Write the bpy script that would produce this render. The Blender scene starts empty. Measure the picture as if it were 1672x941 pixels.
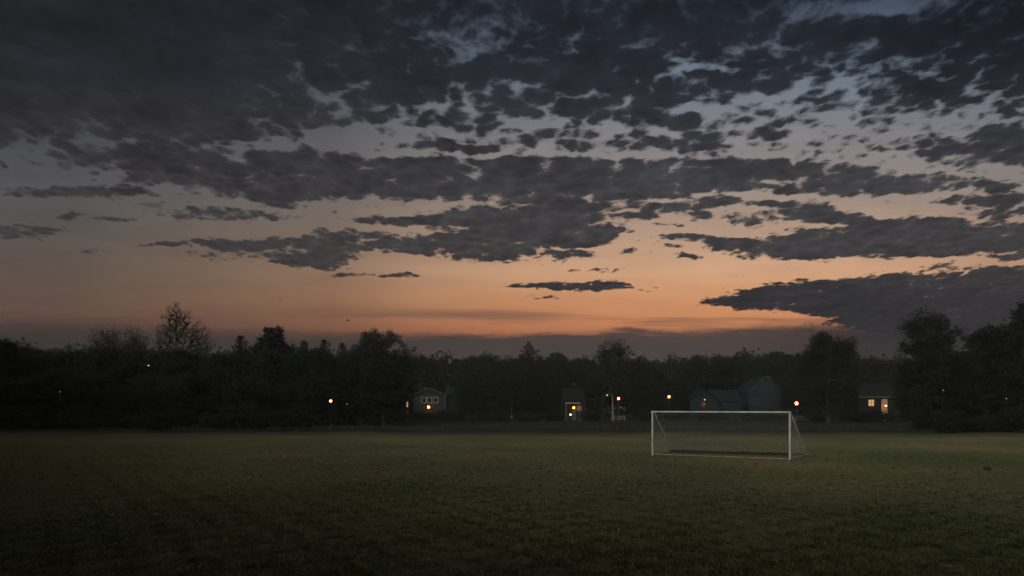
import bpy, bmesh, math, random
import numpy as np
from mathutils import Vector, Matrix

random.seed(7)
RNG = np.random.default_rng(11)
scene = bpy.context.scene
COL = scene.collection
R = math.radians

# ------------------------------------------------------------------ survey of the place
# the photograph was taken from 2.74 m above the field; F, CX, HY turn a bearing and a
# height angle read off the photograph into metres at a chosen distance
F, CX, HY, EYE = 1232.0, 836.0, 664.0, 2.74


def at(px, py, d):
    return Vector(((px - CX) / F * d, d, EYE + (HY - py) / F * d))


def gx(px, d):
    return (px - CX) / F * d


def hz(py, d):
    return EYE + (HY - py) / F * d


def lin(c):
    out = []
    for v in c:
        v = v / 255.0
        out.append(v / 12.92 if v <= 0.04045 else ((v + 0.055) / 1.055) ** 2.4)
    return out


# ------------------------------------------------------------------ object helpers
def tag(o, label=None, cat=None, group=None, kind=None):
    if label:
        o['label'] = label
    if cat:
        o['category'] = cat
    if group:
        o['group'] = group
    if kind:
        o['kind'] = kind
    return o


def empty(name, loc, rz=0.0, label=None, cat=None, group=None):
    o = bpy.data.objects.new(name, None)
    o.empty_display_size = 0.3
    COL.objects.link(o)
    o.location = loc
    o.rotation_euler = (0, 0, rz)
    return tag(o, label, cat, group)


class MB:
    """collects boxes, tubes, prisms; build() links them as one mesh object"""

    def __init__(self):
        self.v, self.f = [], []

    def add(self, vs, fs):
        b = len(self.v)
        self.v.extend([tuple(p) for p in vs])
        self.f.extend([tuple(i + b for i in f) for f in fs])
        return self

    def box(self, x0, x1, y0, y1, z0, z1):
        vs = [(x0, y0, z0), (x1, y0, z0), (x1, y1, z0), (x0, y1, z0), (x0, y0, z1), (x1, y0, z1), (x1, y1, z1), (x0, y1, z1)]
        return self.add(vs, [(3, 2, 1, 0), (4, 5, 6, 7), (0, 1, 5, 4), (1, 2, 6, 5), (2, 3, 7, 6), (3, 0, 4, 7)])

    def tube(self, pts, radii, n=8, caps=True):
        pts = [Vector(p) for p in pts]
        if not isinstance(radii, (list, tuple)):
            radii = [radii] * len(pts)
        rings = []
        prev = None
        for i, p in enumerate(pts):
            d = (pts[min(i + 1, len(pts) - 1)] - pts[max(i - 1, 0)])
            d = d.normalized() if d.length > 1e-9 else Vector((0, 0, 1))
            if prev is None:
                a = d.orthogonal().normalized()
            else:
                a = (prev - d * prev.dot(d))
                a = a.normalized() if a.length > 1e-6 else d.orthogonal().normalized()
            prev = a
            b = d.cross(a)
            rings.append([p + (a * math.cos(2 * math.pi * k / n) + b * math.sin(2 * math.pi * k / n)) * radii[i] for k in range(n)])
        vs = [q for r in rings for q in r]
        fs = []
        for i in range(len(pts) - 1):
            for k in range(n):
                k2 = (k + 1) % n
                fs.append((i * n + k, i * n + k2, (i + 1) * n + k2, (i + 1) * n + k))
        if caps:
            fs.append(tuple(reversed(range(n))))
            fs.append(tuple((len(pts) - 1) * n + k for k in range(n)))
        return self.add(vs, fs)

    def prism(self, poly, axis, a, b):
        """poly: 2-D outline; axis 'y': outline in x,z swept a..b along y; 'x': outline in y,z swept along x"""
        n = len(poly)
        if axis == 'y':
            vs = [(p[0], a, p[1]) for p in poly] + [(p[0], b, p[1]) for p in poly]
        else:
            vs = [(a, p[0], p[1]) for p in poly] + [(b, p[0], p[1]) for p in poly]
        fs = [tuple(range(n)), tuple(range(2 * n - 1, n - 1, -1))]
        for i in range(n):
            j = (i + 1) % n
            fs.append((i, i + n, j + n, j))
        return self.add(vs, fs)

    def ball(self, c, r, seg=12, rings=8, sz=1.0):
        vs = [(c[0], c[1], c[2] + r * sz)]
        for i in range(1, rings):
            t = math.pi * i / rings
            for k in range(seg):
                p = 2 * math.pi * k / seg
                vs.append((c[0] + r * math.sin(t) * math.cos(p), c[1] + r * math.sin(t) * math.sin(p), c[2] + r * sz * math.cos(t)))
        vs.append((c[0], c[1], c[2] - r * sz))
        fs = [(0, 1 + k, 1 + (k + 1) % seg) for k in range(seg)]
        for i in range(rings - 2):
            for k in range(seg):
                a, b = 1 + i * seg + k, 1 + i * seg + (k + 1) % seg
                fs.append((a, a + seg, b + seg, b))
        last = len(vs) - 1
        base = 1 + (rings - 2) * seg
        fs += [(last, base + (k + 1) % seg, base + k) for k in range(seg)]
        return self.add(vs, fs)

    def mesh(self, name, m):
        me = bpy.data.meshes.new(name)
        me.from_pydata(self.v, [], self.f)
        bm = bmesh.new()
        bm.from_mesh(me)
        bmesh.ops.recalc_face_normals(bm, faces=bm.faces)
        bm.to_mesh(me)
        bm.free()
        me.materials.append(m)
        return me

    def build(self, name, m, parent=None, smooth=False, bevel=0.0):
        me = self.mesh(name, m)
        if smooth:
            me.polygons.foreach_set('use_smooth', [True] * len(me.polygons))
        o = bpy.data.objects.new(name, me)
        COL.objects.link(o)
        if parent:
            o.parent = parent
        if bevel:
            b = o.modifiers.new('bevel', 'BEVEL')
            b.width = bevel
            b.segments = 2
            b.limit_method = 'ANGLE'
        return o


def np_mesh(name, verts, faces_n, mat):
    """verts (N,3); faces are consecutive groups of faces_n vertices"""
    me = bpy.data.meshes.new(name)
    n = len(verts)
    nf = n // faces_n
    me.vertices.add(n)
    me.vertices.foreach_set('co', np.ascontiguousarray(verts, dtype=np.float32).ravel())
    me.loops.add(n)
    me.loops.foreach_set('vertex_index', np.arange(n, dtype=np.int32))
    me.polygons.add(nf)
    me.polygons.foreach_set('loop_start', np.arange(0, n, faces_n, dtype=np.int32))
    me.polygons.foreach_set('loop_total', np.full(nf, faces_n, dtype=np.int32))
    me.update(calc_edges=True)
    me.materials.append(mat)
    return me


def link(name, me, parent=None):
    o = bpy.data.objects.new(name, me)
    COL.objects.link(o)
    if parent:
        o.parent = parent
    return o


def copy_tree(o, parent=None):
    c = o.copy()
    COL.objects.link(c)
    if parent:
        c.parent = parent
    for ch in list(o.children):
        copy_tree(ch, c)
    return c


# ------------------------------------------------------------------ materials
def mat(name, c1, c2=None, scale=4.0, rough=0.7, spec=0.3, stretch=(1, 1, 1), bump=0.0, metal=0.0, detail=4.0):
    m = bpy.data.materials.new(name)
    m.use_nodes = True
    nt = m.node_tree
    bs = nt.nodes['Principled BSDF']
    bs.inputs['Roughness'].default_value = rough
    bs.inputs['Specular IOR Level'].default_value = spec
    bs.inputs['Metallic'].default_value = metal
    if c2 is None:
        c2 = tuple(v * 0.75 for v in c1)
    tc = nt.nodes.new('ShaderNodeTexCoord')
    mp = nt.nodes.new('ShaderNodeMapping')
    mp.inputs['Scale'].default_value = stretch
    nz = nt.nodes.new('ShaderNodeTexNoise')
    nz.inputs['Scale'].default_value = scale
    nz.inputs['Detail'].default_value = detail
    cr = nt.nodes.new('ShaderNodeValToRGB')
    cr.color_ramp.elements[0].position = 0.35
    cr.color_ramp.elements[1].position = 0.65
    cr.color_ramp.elements[0].color = (*c2, 1)
    cr.color_ramp.elements[1].color = (*c1, 1)
    nt.links.new(tc.outputs['Object'], mp.inputs['Vector'])
    nt.links.new(mp.outputs['Vector'], nz.inputs['Vector'])
    nt.links.new(nz.outputs['Fac'], cr.inputs['Fac'])
    nt.links.new(cr.outputs['Color'], bs.inputs['Base Color'])
    if bump:
        bp = nt.nodes.new('ShaderNodeBump')
        bp.inputs['Strength'].default_value = bump
        bp.inputs['Distance'].default_value = 0.05
        nt.links.new(nz.outputs['Fac'], bp.inputs['Height'])
        nt.links.new(bp.outputs['Normal'], bs.inputs['Normal'])
    return m


def boards(name, c1, pitch=0.16, axis='Z', rough=0.75):
    """painted or stained boards: shallow ridges at a fixed pitch, with uneven tone from board to board"""
    m = mat(name, c1, tuple(v * 0.7 for v in c1), 2.5, rough, 0.08, stretch=(1, 1, 3))
    nt = m.node_tree
    bs = nt.nodes['Principled BSDF']
    tc = nt.nodes.new('ShaderNodeTexCoord')
    wv = nt.nodes.new('ShaderNodeTexWave')
    wv.wave_profile = 'SAW'
    wv.bands_direction = axis
    wv.inputs['Scale'].default_value = 2 * math.pi / (pitch * 20)
    nt.links.new(tc.outputs['Object'], wv.inputs['Vector'])
    bp = nt.nodes.new('ShaderNodeBump')
    bp.inputs['Strength'].default_value = 0.7
    bp.inputs['Distance'].default_value = 0.03
    nt.links.new(wv.outputs['Fac'], bp.inputs['Height'])
    nt.links.new(bp.outputs['Normal'], bs.inputs['Normal'])
    return m


def glow(name, c, strength):
    m = bpy.data.materials.new(name)
    m.use_nodes = True
    nt = m.node_tree
    bs = nt.nodes['Principled BSDF']
    bs.inputs['Base Color'].default_value = (0.07, 0.06, 0.05, 1)
    bs.inputs['Emission Color'].default_value = (*c, 1)
    bs.inputs['Emission Strength'].default_value = strength
    bs.inputs['Roughness'].default_value = 0.4
    return m


M = {}
M['leaf'] = mat('dark_leaf', (0.024, 0.025, 0.022), (0.019, 0.020, 0.018), 0.6, 0.9, 0.03)
M['leaf_brown'] = mat('brown_leaf', (0.027, 0.026, 0.023), (0.021, 0.021, 0.019), 0.7, 0.9, 0.03)
M['needle'] = mat('dark_needle', (0.021, 0.023, 0.021), (0.016, 0.018, 0.017), 0.8, 0.9, 0.03)
for k_ in ('leaf', 'leaf_brown', 'needle'):      # thin leaves pass as much light as they reflect
    nt_l = M[k_].node_tree
    pb = nt_l.nodes['Principled BSDF']
    tr_ = nt_l.nodes.new('ShaderNodeBsdfTranslucent')
    mx_ = nt_l.nodes.new('ShaderNodeMixShader')
    mx_.inputs[0].default_value = 0.5
    nt_l.links.new(pb.inputs['Base Color'].links[0].from_socket, tr_.inputs['Color'])
    nt_l.links.new(pb.outputs[0], mx_.inputs[1])
    nt_l.links.new(tr_.outputs[0], mx_.inputs[2])
    nt_l.links.new(mx_.outputs[0], nt_l.nodes['Material Output'].inputs['Surface'])
M['bark'] = mat('bark', (0.045, 0.038, 0.030), (0.022, 0.019, 0.016), 6, 0.9, 0.1, stretch=(1, 1, 0.3), bump=0.5)
M['white_paint'] = mat('worn_white_paint', (0.44, 0.385, 0.32), (0.23, 0.20, 0.165), 1.7, 0.55, 0.3, detail=7.0)
M['grey_steel'] = mat('galvanised_steel', (0.50, 0.46, 0.40), (0.36, 0.33, 0.28), 5.0, 0.5, 0.4)
M['dull_bar'] = mat('dull_ground_bar', (0.20, 0.19, 0.16), (0.12, 0.115, 0.10), 2.0, 0.7, 0.2)
M['dark_steel'] = mat('dark_steel', (0.018, 0.017, 0.016), (0.012, 0.011, 0.010), 5.0, 0.6, 0.3)
M['net'] = mat('net_cord', (0.28, 0.27, 0.255), (0.19, 0.185, 0.175), 2.0, 0.8, 0.2)
M['cedar'] = boards('brown_siding', (0.027, 0.026, 0.024), 0.18)
M['slate_siding'] = boards('slate_blue_siding', (0.0139, 0.0158, 0.0210), 0.16)
M['pale_siding'] = boards('pale_blue_siding', (0.0167, 0.0190, 0.0247), 0.16)
M['dark_siding'] = boards('dark_brown_siding', (0.0113, 0.0100, 0.0091), 0.18)
M['grey_siding'] = boards('grey_siding', (0.0193, 0.0190, 0.0181), 0.16)
M['shingle'] = mat('dark_shingle', (0.0105, 0.0105, 0.0117), (0.0069, 0.0069, 0.0076), 9.0, 0.95, 0.03, stretch=(1, 1, 3), bump=0.6)
M['blue_shingle'] = mat('blue_grey_shingle', (0.0109, 0.0121, 0.0161), (0.0073, 0.0081, 0.0113), 9.0, 0.95, 0.03, stretch=(1, 1, 3), bump=0.6)
M['trim'] = mat('white_trim', (0.2210, 0.2125, 0.1955), (0.1700, 0.1615, 0.1445), 3.0, 0.5, 0.3)
M['dull_trim'] = mat('dull_trim', (0.0450, 0.0425, 0.0400), (0.0325, 0.0300, 0.0275), 3.0, 0.6, 0.3)
M['glass'] = mat('dark_glass', (0.015, 0.016, 0.018), (0.010, 0.011, 0.012), 1.0, 0.08, 0.5)
M['door'] = mat('dark_door', (0.05, 0.035, 0.025), (0.035, 0.024, 0.018), 3.0, 0.5, 0.3)
M['wood'] = mat('weathered_wood', (0.16, 0.13, 0.10), (0.09, 0.075, 0.06), 4.0, 0.85, 0.15, stretch=(1, 6, 6))
M['red_post'] = mat('faded_red_paint', (0.11, 0.03, 0.025), (0.07, 0.02, 0.016), 4.0, 0.6, 0.3)
M['stone'] = mat('dark_stone', (0.03, 0.028, 0.025), (0.018, 0.017, 0.016), 8.0, 0.9, 0.1, bump=0.5)
M['feather'] = mat('dark_feather', (0.03, 0.03, 0.035), (0.02, 0.02, 0.022), 10.0, 0.7, 0.2)
M['dry_leaf'] = mat('dry_leaf', (0.36, 0.30, 0.20), (0.14, 0.11, 0.06), 1.5, 0.8, 0.2)
WARM = (1.0, 0.30, 0.045)
M['halo_glass'] = bpy.data.materials.new('amber_halo_glass')  # amber glass shell added round the bulbs to stand for their halo
M['halo_glass'].use_nodes = True
ng = M['halo_glass'].node_tree
ng.nodes.clear()
g_o, g_mx, g_tp, g_tl = [ng.nodes.new(k) for k in ('ShaderNodeOutputMaterial', 'ShaderNodeMixShader', 'ShaderNodeBsdfTransparent', 'ShaderNodeBsdfTranslucent')]
g_tl.inputs['Color'].default_value = (0.95, 0.30, 0.05, 1)
g_mx.inputs[0].default_value = 0.14
ng.links.new(g_tp.outputs[0], g_mx.inputs[1])
ng.links.new(g_tl.outputs[0], g_mx.inputs[2])
ng.links.new(g_mx.outputs[0], g_o.inputs['Surface'])
M['lamp'] = glow('lamp_glow', WARM, 40.0)
M['lamp_bright'] = glow('bright_lamp_glow', WARM, 60.0)
M['lamp_dim'] = glow('dim_lamp_glow', (1.0, 0.56, 0.26), 1.8)
M['lamp_cool'] = glow('cool_lamp_glow', (0.85, 0.83, 0.8), 0.35)
M['window_lit'] = glow('lit_window', (1.0, 0.50, 0.19), 0.62)
M['window_dim'] = glow('dim_lit_window', (1.0, 0.36, 0.10), 0.16)

# ------------------------------------------------------------------ the sky (world)
HAZE = 0.00016
EAST_BASE, EAST_FILL = 0.20, 5.6
world = bpy.data.worlds.new('World')
scene.world = world
world.use_nodes = True
nt = world.node_tree
nt.nodes.clear()
L = nt.links


def N(kind, **kw):
    n = nt.nodes.new(kind)
    for k, v in kw.items():
        setattr(n, k, v)
    return n


def put(sock, v):
    if hasattr(v, 'is_linked') or isinstance(v, bpy.types.NodeSocket):
        L.new(v, sock)
    else:
        sock.default_value = v


def mth(op, a, b=None, c=None, clamp=False):
    n = N('ShaderNodeMath', operation=op, use_clamp=clamp)
    put(n.inputs[0], a)
    if b is not None:
        put(n.inputs[1], b)
    if c is not None:
        put(n.inputs[2], c)
    return n.outputs[0]


def vmt(op, a, b=None, c=None, out=0):
    n = N('ShaderNodeVectorMath', operation=op)
    put(n.inputs[0], a)
    if b is not None:
        put(n.inputs[1], b)
    if c is not None:
        put(n.inputs[2], c)
    return n.outputs[out]


def smooth(v, lo, hi):
    n = N('ShaderNodeMapRange', interpolation_type='SMOOTHSTEP')
    put(n.inputs['Value'], v)
    put(n.inputs['From Min'], lo)
    put(n.inputs['From Max'], hi)
    return n.outputs['Result']


def mixc(f, a, b, blend='MIX'):
    n = N('ShaderNodeMix', data_type='RGBA', blend_type=blend)
    put(n.inputs[0], f)
    put(n.inputs[6], a)
    put(n.inputs[7], b)
    return n.outputs[2]


def ramp(v, stops, interp='LINEAR'):
    n = N('ShaderNodeValToRGB')
    put(n.inputs['Fac'], v)
    cr = n.color_ramp
    cr.interpolation = interp
    while len(cr.elements) < len(stops):
        cr.elements.new(0.5)
    for e, (p, c) in zip(cr.elements, stops):
        e.position = p
    for e, (p, c) in zip(cr.elements, stops):
        e.color = (*c, 1) if len(c) == 3 else c
    return n.outputs['Color']


def noise(vec, scale, detail=5.0, rough=0.55, dist=0.0, color=False):
    n = N('ShaderNodeTexNoise')
    put(n.inputs['Vector'], vec)
    n.inputs['Scale'].default_value = scale
    n.inputs['Detail'].default_value = detail
    n.inputs['Roughness'].default_value = rough
    n.inputs['Distortion'].default_value = dist
    return n.outputs['Color' if color else 'Fac']


geo = N('ShaderNodeTexCoord')
sep = N('ShaderNodeSeparateXYZ')
L.new(geo.outputs['Generated'], sep.inputs[0])
dx, dy, dz = sep.outputs
yy = mth('MAXIMUM', dy, 0.06)
u = mth('DIVIDE', dx, yy)
v = mth('DIVIDE', dz, yy)
# chart of the western sky: hundredths of a picture pixel, y down, the horizon at 6.64
X = mth('MULTIPLY_ADD', u, 12.32, 8.36)
Y = mth('MULTIPLY_ADD', v, -12.32, 6.64)
cmb = N('ShaderNodeCombineXYZ')
L.new(X, cmb.inputs[0])
L.new(Y, cmb.inputs[1])
P = cmb.outputs[0]
# the same sky laid out on the (softened) cloud deck, so that cells flatten towards the horizon
vs_ = mth('ADD', mth('MAXIMUM', v, -0.05), 0.17)
q1 = mth('DIVIDE', u, vs_)
q2 = mth('DIVIDE', 1.0, vs_)
cq = N('ShaderNodeCombineXYZ')
L.new(q1, cq.inputs[0])
L.new(q2, cq.inputs[1])
cq.inputs[2].default_value = 3.7
Q = cq.outputs[0]

# drifting distortion of the chart so that no cloud keeps a clean outline
w1 = vmt('SUBTRACT', noise(Q, 1.6, 3, 0.5, color=True), (0.5, 0.5, 0.5))
w2 = vmt('SUBTRACT', noise(Q, 7.0, 4, 0.6, color=True), (0.5, 0.5, 0.5))
PW = vmt('MULTIPLY_ADD', w1, (0.9, 0.28, 0), P)
PW = vmt('MULTIPLY_ADD', w2, (0.55, 0.22, 0), PW)

BLOBS = [
    # low cloud bank on the right, tip pointing left
    (1195, 494, 75, 9, 1.3), (1250, 489, 100, 22, 1.5), (1330, 482, 110, 32, 1.8), (1430, 490, 150, 42, 2.0), (1560, 485, 170, 52, 2.2),
    (1690, 490, 150, 58, 2.2), (1560, 540, 260, 60, 1.6), (1740, 540, 200, 80, 1.6), (1613, 470, 30, 12, -2.2), (1330, 522, 60, 6, -0.8),
    # thin bars over the glow
    (960, 471, 130, 9, 1.35), (985, 466, 60, 10, 0.9), (870, 470, 60, 5, 1.0), (892, 489, 58, 5, 1.1), (650, 454, 55, 7, 1.35), (550, 451, 60, 5, 1.1),
    (975, 443, 65, 5, 0.9),
    # broken mass on the centre left
    (450, 412, 150, 24, 1.25), (370, 398, 90, 11, 1.0), (525, 431, 90, 14, 1.2), (480, 394, 110, 12, 0.9), (280, 398, 50, 5, 0.8),
    # long central cloud
    (665, 356, 110, 9, 1.2), (770, 356, 120, 20, 1.4), (890, 356, 125, 32, 1.7), (850, 390, 150, 26, 1.4), (755, 402, 140, 22, 1.2),
    (800, 424, 60, 10, 1.0), (650, 391, 100, 16, 1.0), (560, 381, 75, 12, 1.0), (605, 408, 120, 14, 0.9), (940, 386, 75, 17, 1.1),
    # the long band across the sky
    (290, 276, 260, 32, 1.45), (560, 290, 240, 38, 1.6), (820, 290, 230, 40, 1.8), (1060, 288, 170, 34, 1.6), (1200, 272, 140, 22, 1.5),
    (1000, 324, 120, 20, 1.3), (470, 322, 80, 18, 1.0), (380, 310, 100, 16, 0.9), (120, 317, 140, 12, 1.25),
    # small left clouds
    (335, 350, 95, 12, 1.35), (180, 361, 42, 7, 1.3), (105, 357, 28, 6, 1.1), (240, 338, 26, 6, 1.1), (448, 355, 40, 6, 1.1), (25, 378, 75, 14, 1.4), (140, 405, 50, 5, 0.8),
    # right half, middle heights
    (1190, 300, 55, 12, 1.2), (1345, 284, 100, 20, 1.5), (1360, 306, 150, 14, 1.2), (1465, 297, 105, 20, 1.5), (1580, 297, 52, 11, 1.4),
    (1630, 306, 50, 9, 1.2), (1355, 319, 40, 7, 1.0), (1160, 328, 52, 11, 1.3), (1232, 331, 52, 8, 1.1), (1100, 340, 52, 10, 1.3), (1130, 351, 40, 8, 1.1),
    (1045, 352, 34, 9, 1.3), (1195, 357, 34, 11, 1.2), (1237, 360, 30, 11, 1.1), (1303, 344, 75, 17, 1.3), (1340, 356, 70, 12, 1.1),
    (1580, 328, 58, 11, 1.3), (1655, 325, 60, 14, 1.3), (1650, 347, 80, 9, 1.1), (1280, 405, 130, 19, 1.45), (1420, 396, 200, 34, 1.9),
    (1600, 391, 180, 33, 1.9), (1490, 362, 110, 11, 1.2), (1700, 385, 90, 24, 1.3), (1130, 388, 52, 11, 1.35), (1188, 395, 40, 8, 1.1),
    (1137, 420, 30, 5, 1.2), (1082, 368, 34, 6, 1.1), (930, 418, 60, 10, 1.35), (985, 400, 32, 7, 1.1), (1000, 378, 34, 6, 1.0), (1655, 423, 36, 8, 1.2),
    (1030, 415, 30, 5, 0.9), (1110, 405, 26, 4, 0.9),
    # the upper deck: thick parts
    (900, 150, 300, 60, 0.7), (250, 120, 460, 130, 0.9), (1560, 90, 260, 80, 0.6), (980, 226, 130, 18, 0.85), (725, 236, 60, 11, 0.7), (785, 243, 55, 9, 0.8),
    (1110, 200, 55, 16, 0.9), (1130, 237, 75, 15, 0.9), (1230, 216, 52, 9, 0.7), (1605, 236, 130, 32, 1.3), (1500, 236, 60, 13, 0.8),
    (1010, 30, 260, 60, 0.4), (660, 40, 90, 30, 0.5), (1240, 60, 220, 30, 0.6),
    # the upper deck: openings
    (640, 226, 130, 26, -0.6), (860, 204, 60, 11, -0.7), (800, 253, 280, 7, -0.8), (1205, 168, 110, 28, -0.5), (1135, 185, 50, 20, -0.8),
    (1290, 232, 140, 30, -0.2), (1340, 258, 110, 20, -0.3), (1440, 208, 80, 24, -0.4), (1560, 192, 100, 14, -0.6), (1395, 142, 120, 18, -0.7),
    (1165, 110, 100, 6, -0.75), (1112, 99, 34, 6, -0.7), (1450, 10, 60, 20, -1.5), (1330, 12, 90, 16, -0.7), (550, 62, 150, 36, -0.5),
    (520, 108, 110, 8, -0.8), (800, 68, 140, 46, -0.38), (450, 236, 160, 10, -0.7), (565, 224, 56, 15, -0.8), (175, 236, 60, 8, -0.8),
    (90, 287, 140, 18, -0.9), (40, 160, 120, 20, -0.35), (720, 180, 80, 14, -0.4), (40, 335, 160, 14, -0.4),
]
# base cover: closed overhead, open towards the horizon
t_y = mth('MULTIPLY_ADD', Y, 1 / 8.0, 0.25, clamp=True)   # -200 px -> 0, 600 px -> 1


def ty(py):
    return (py + 200) / 800.0


cov = ramp(t_y, [(ty(-200), (0.84,) * 3), (ty(90), (0.81,) * 3), (ty(165), (0.69,) * 3), (ty(235), (0.45,) * 3), (ty(320), (0.21,) * 3), (ty(430), (0.08,) * 3), (ty(600), (0.05,) * 3)])
acc = mth('MULTIPLY_ADD', cov, 2.0, -1.0)
for (bx, by, rx, ry, s) in BLOBS:
    rx, ry = rx * 1.12 / 100, ry * 1.15 / 100
    e = vmt('MULTIPLY_ADD', PW, (1 / rx, 1 / ry, 0), (-bx / 100 / rx, -by / 100 / ry, 0))
    e = vmt('DOT_PRODUCT', e, e, out=1)
    acc = mth('MULTIPLY_ADD', mth('SUBTRACT', 1.0, e, clamp=True), s, acc)

n_big = noise(Q, 3.2, 6, 0.58)
n_cell = noise(Q, 11.0, 5, 0.6, 0.3)
n_fine = noise(Q, 38.0, 4, 0.65)


def puff(vec, scale, rnd=1.0):
    n = N('ShaderNodeTexVoronoi', feature='SMOOTH_F1', voronoi_dimensions='2D')
    put(n.inputs['Vector'], vec)
    n.inputs['Scale'].default_value = scale
    n.inputs['Smoothness'].default_value = 0.35
    n.inputs['Randomness'].default_value = rnd
    return n.outputs['Distance']


QW = vmt('MULTIPLY_ADD', w2, (0.10, 0.10, 0), Q)
p_big = mth('SUBTRACT', 0.42, puff(QW, 8.0))
p_small = mth('SUBTRACT', 0.42, puff(QW, 22.0))
thick0 = acc
cap = ramp(t_y, [(ty(-200), (0.85,) * 3), (ty(80), (0.78,) * 3), (ty(160), (0.74,) * 3), (ty(240), (0.74,) * 3), (ty(272), (1.15,) * 3), (ty(335), (1.08,) * 3), (ty(420), (1.0,) * 3)])
capped = N('ShaderNodeMath', operation='SMOOTH_MIN')
put(capped.inputs[0], acc)
put(capped.inputs[1], cap)
capped.inputs[2].default_value = 0.5
acc = capped.outputs[0]
fld = mth('MULTIPLY_ADD', mth('SUBTRACT', n_big, 0.5), 1.1, acc)
fld = mth('MULTIPLY_ADD', mth('SUBTRACT', n_cell, 0.5), 0.9, fld)
amp = ramp(t_y, [(ty(-100), (0.36,) * 3), (ty(60), (0.42,) * 3), (ty(150), (0.74,) * 3), (ty(260), (0.8,) * 3), (ty(340), (0.5,) * 3), (ty(480), (0.42,) * 3)])
fld = mth('MULTIPLY_ADD', mth('MULTIPLY', p_big, amp), 1.7, fld)
fld = mth('MULTIPLY_ADD', mth('MULTIPLY', p_small, amp), 2.2, fld)
p_tiny = mth('SUBTRACT', 0.42, puff(QW, 52.0))
fld = mth('MULTIPLY_ADD', p_tiny, 0.55, fld)
fld = mth('MULTIPLY_ADD', mth('MULTIPLY', smooth(X, 6.2, 2.6), smooth(Y, 2.7, 1.6)), 0.75, fld)      # heavier cover to the south-west
fld = mth('MULTIPLY_ADD', mth('SUBTRACT', n_fine, 0.5), 0.85, fld)
# cloud edges: crisp low down, softer in the thick deck overhead
soft = ramp(t_y, [(ty(0), (0.85,) * 3), (ty(140), (0.60,) * 3), (ty(220), (0.62,) * 3), (ty(330), (0.48,) * 3), (ty(450), (0.38,) * 3), (ty(600), (0.32,) * 3)])
lo = mth('MULTIPLY', soft, -0.6)
alpha = smooth(fld, lo, soft)

# clear sky behind the clouds: afterglow in the west-north-west, dull towards the left
C1 = [(-200, (42, 52, 70)), (12, (74, 84, 101)), (105, (104, 117, 129)), (185, (124, 128, 136)), (300, (152, 140, 132)), (380, (180, 151, 129)),
      (440, (211, 165, 130)), (485, (211, 151, 107)), (530, (196, 127, 87)), (560, (156, 96, 70)), (600, (90, 62, 54))]
C0 = [(-200, (34, 40, 52)), (12, (46, 51, 61)), (105, (54, 58, 66)), (230, (72, 73, 76)), (300, (83, 83, 85)), (380, (89, 84, 80)),
      (465, (94, 80, 71)), (500, (96, 76, 66)), (530, (83, 66, 59)), (560, (56, 48, 47)), (600, (42, 39, 40))]
c1 = ramp(t_y, [(ty(a), lin(c)) for a, c in C1])
c0 = ramp(t_y, [(ty(a), lin(c)) for a, c in C0])
t_x = mth('MULTIPLY_ADD', X, 1 / 30.0, 0.2, clamp=True)      # -600 px -> 0, 2400 px -> 1


def tx(px):
    return (px + 600) / 3000.0


g = ramp(t_x, [(tx(-100), (0.0,) * 3), (tx(120), (0.02,) * 3), (tx(308), (0.12,) * 3), (tx(540), (0.28,) * 3), (tx(700), (0.64,) * 3), (tx(858), (0.86,) * 3),
               (tx(1000), (0.95,) * 3), (tx(1150), (1.0,) * 3), (tx(1400), (1.0,) * 3), (tx(1672), (0.75,) * 3), (tx(2200), (0.1,) * 3)])
g = mth('MULTIPLY', g, 1.0)
clear = mixc(g, c0, c1)
# faint streaky veil in the glow
veil = noise(vmt('MULTIPLY', P, (0.40, 2.2, 0)), 1.0, 5, 0.55)
veil = ramp(veil, [(0.42, (1.0, 1.0, 1.0)), (0.70, (0.88, 0.87, 0.89))])
clear = mixc(1.0, clear, veil, 'MULTIPLY')

# soft grey-brown bars low in the glow
st = noise(vmt('MULTIPLY', P, (0.22, 5.5, 0)), 1.0, 4, 0.5)
st = smooth(st, 0.46, 0.66)
sw = smooth(mth('ABSOLUTE', mth('SUBTRACT', Y, 5.22)), 0.28, 0.02)
clear = mixc(mth('MULTIPLY', mth('MULTIPLY', st, sw), 0.8), clear, (*lin((112, 82, 70)), 1))

# cloud undersides: blue-black overhead, warm grey lower
K1 = [(-200, (24, 28, 36)), (30, (32, 36, 44)), (130, (39, 42, 50)), (220, (52, 53, 59)), (300, (62, 61, 64)), (380, (63, 61, 63)), (430, (57, 55, 57)), (490, (45, 43, 48)), (550, (42, 40, 44)), (600, (42, 40, 43))]
K0 = [(-200, (26, 27, 32)), (30, (36, 37, 42)), (130, (40, 41, 46)), (220, (50, 49, 53)), (300, (54, 52, 55)), (380, (62, 58, 59)), (440, (64, 58, 57)), (600, (50, 46, 48))]
kc = mixc(g, ramp(t_y, [(ty(a), lin(c)) for a, c in K0]), ramp(t_y, [(ty(a), lin(c)) for a, c in K1]))
thick = smooth(fld, 0.0, 1.6)
mott = mth('MULTIPLY_ADD', n_cell, -1.05, 1.63)
mott = mth('MULTIPLY_ADD', n_fine, -0.35, mth('ADD', mott, 0.175))
mott = mth('MULTIPLY_ADD', mth('MULTIPLY', p_small, smooth(Y, 1.0, 3.0)), -0.35, mott)
mott = mth('MULTIPLY_ADD', thick, -0.16, mott)
mott = mth('MULTIPLY_ADD', mth('SUBTRACT', n_big, 0.5), -0.7, mott)
kv = N('ShaderNodeCombineXYZ')
for i in range(3):
    L.new(mott, kv.inputs[i])
kc = mixc(1.0, kc, kv.outputs[0], 'MULTIPLY')
kc = mixc(mth('MULTIPLY', smooth(X, 12.5, 16.0), smooth(Y, 2.4, 0.8)), kc, mixc(1.0, kc, (0.66, 0.70, 0.72, 1), 'MULTIPLY'))      # thicker to the north
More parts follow.
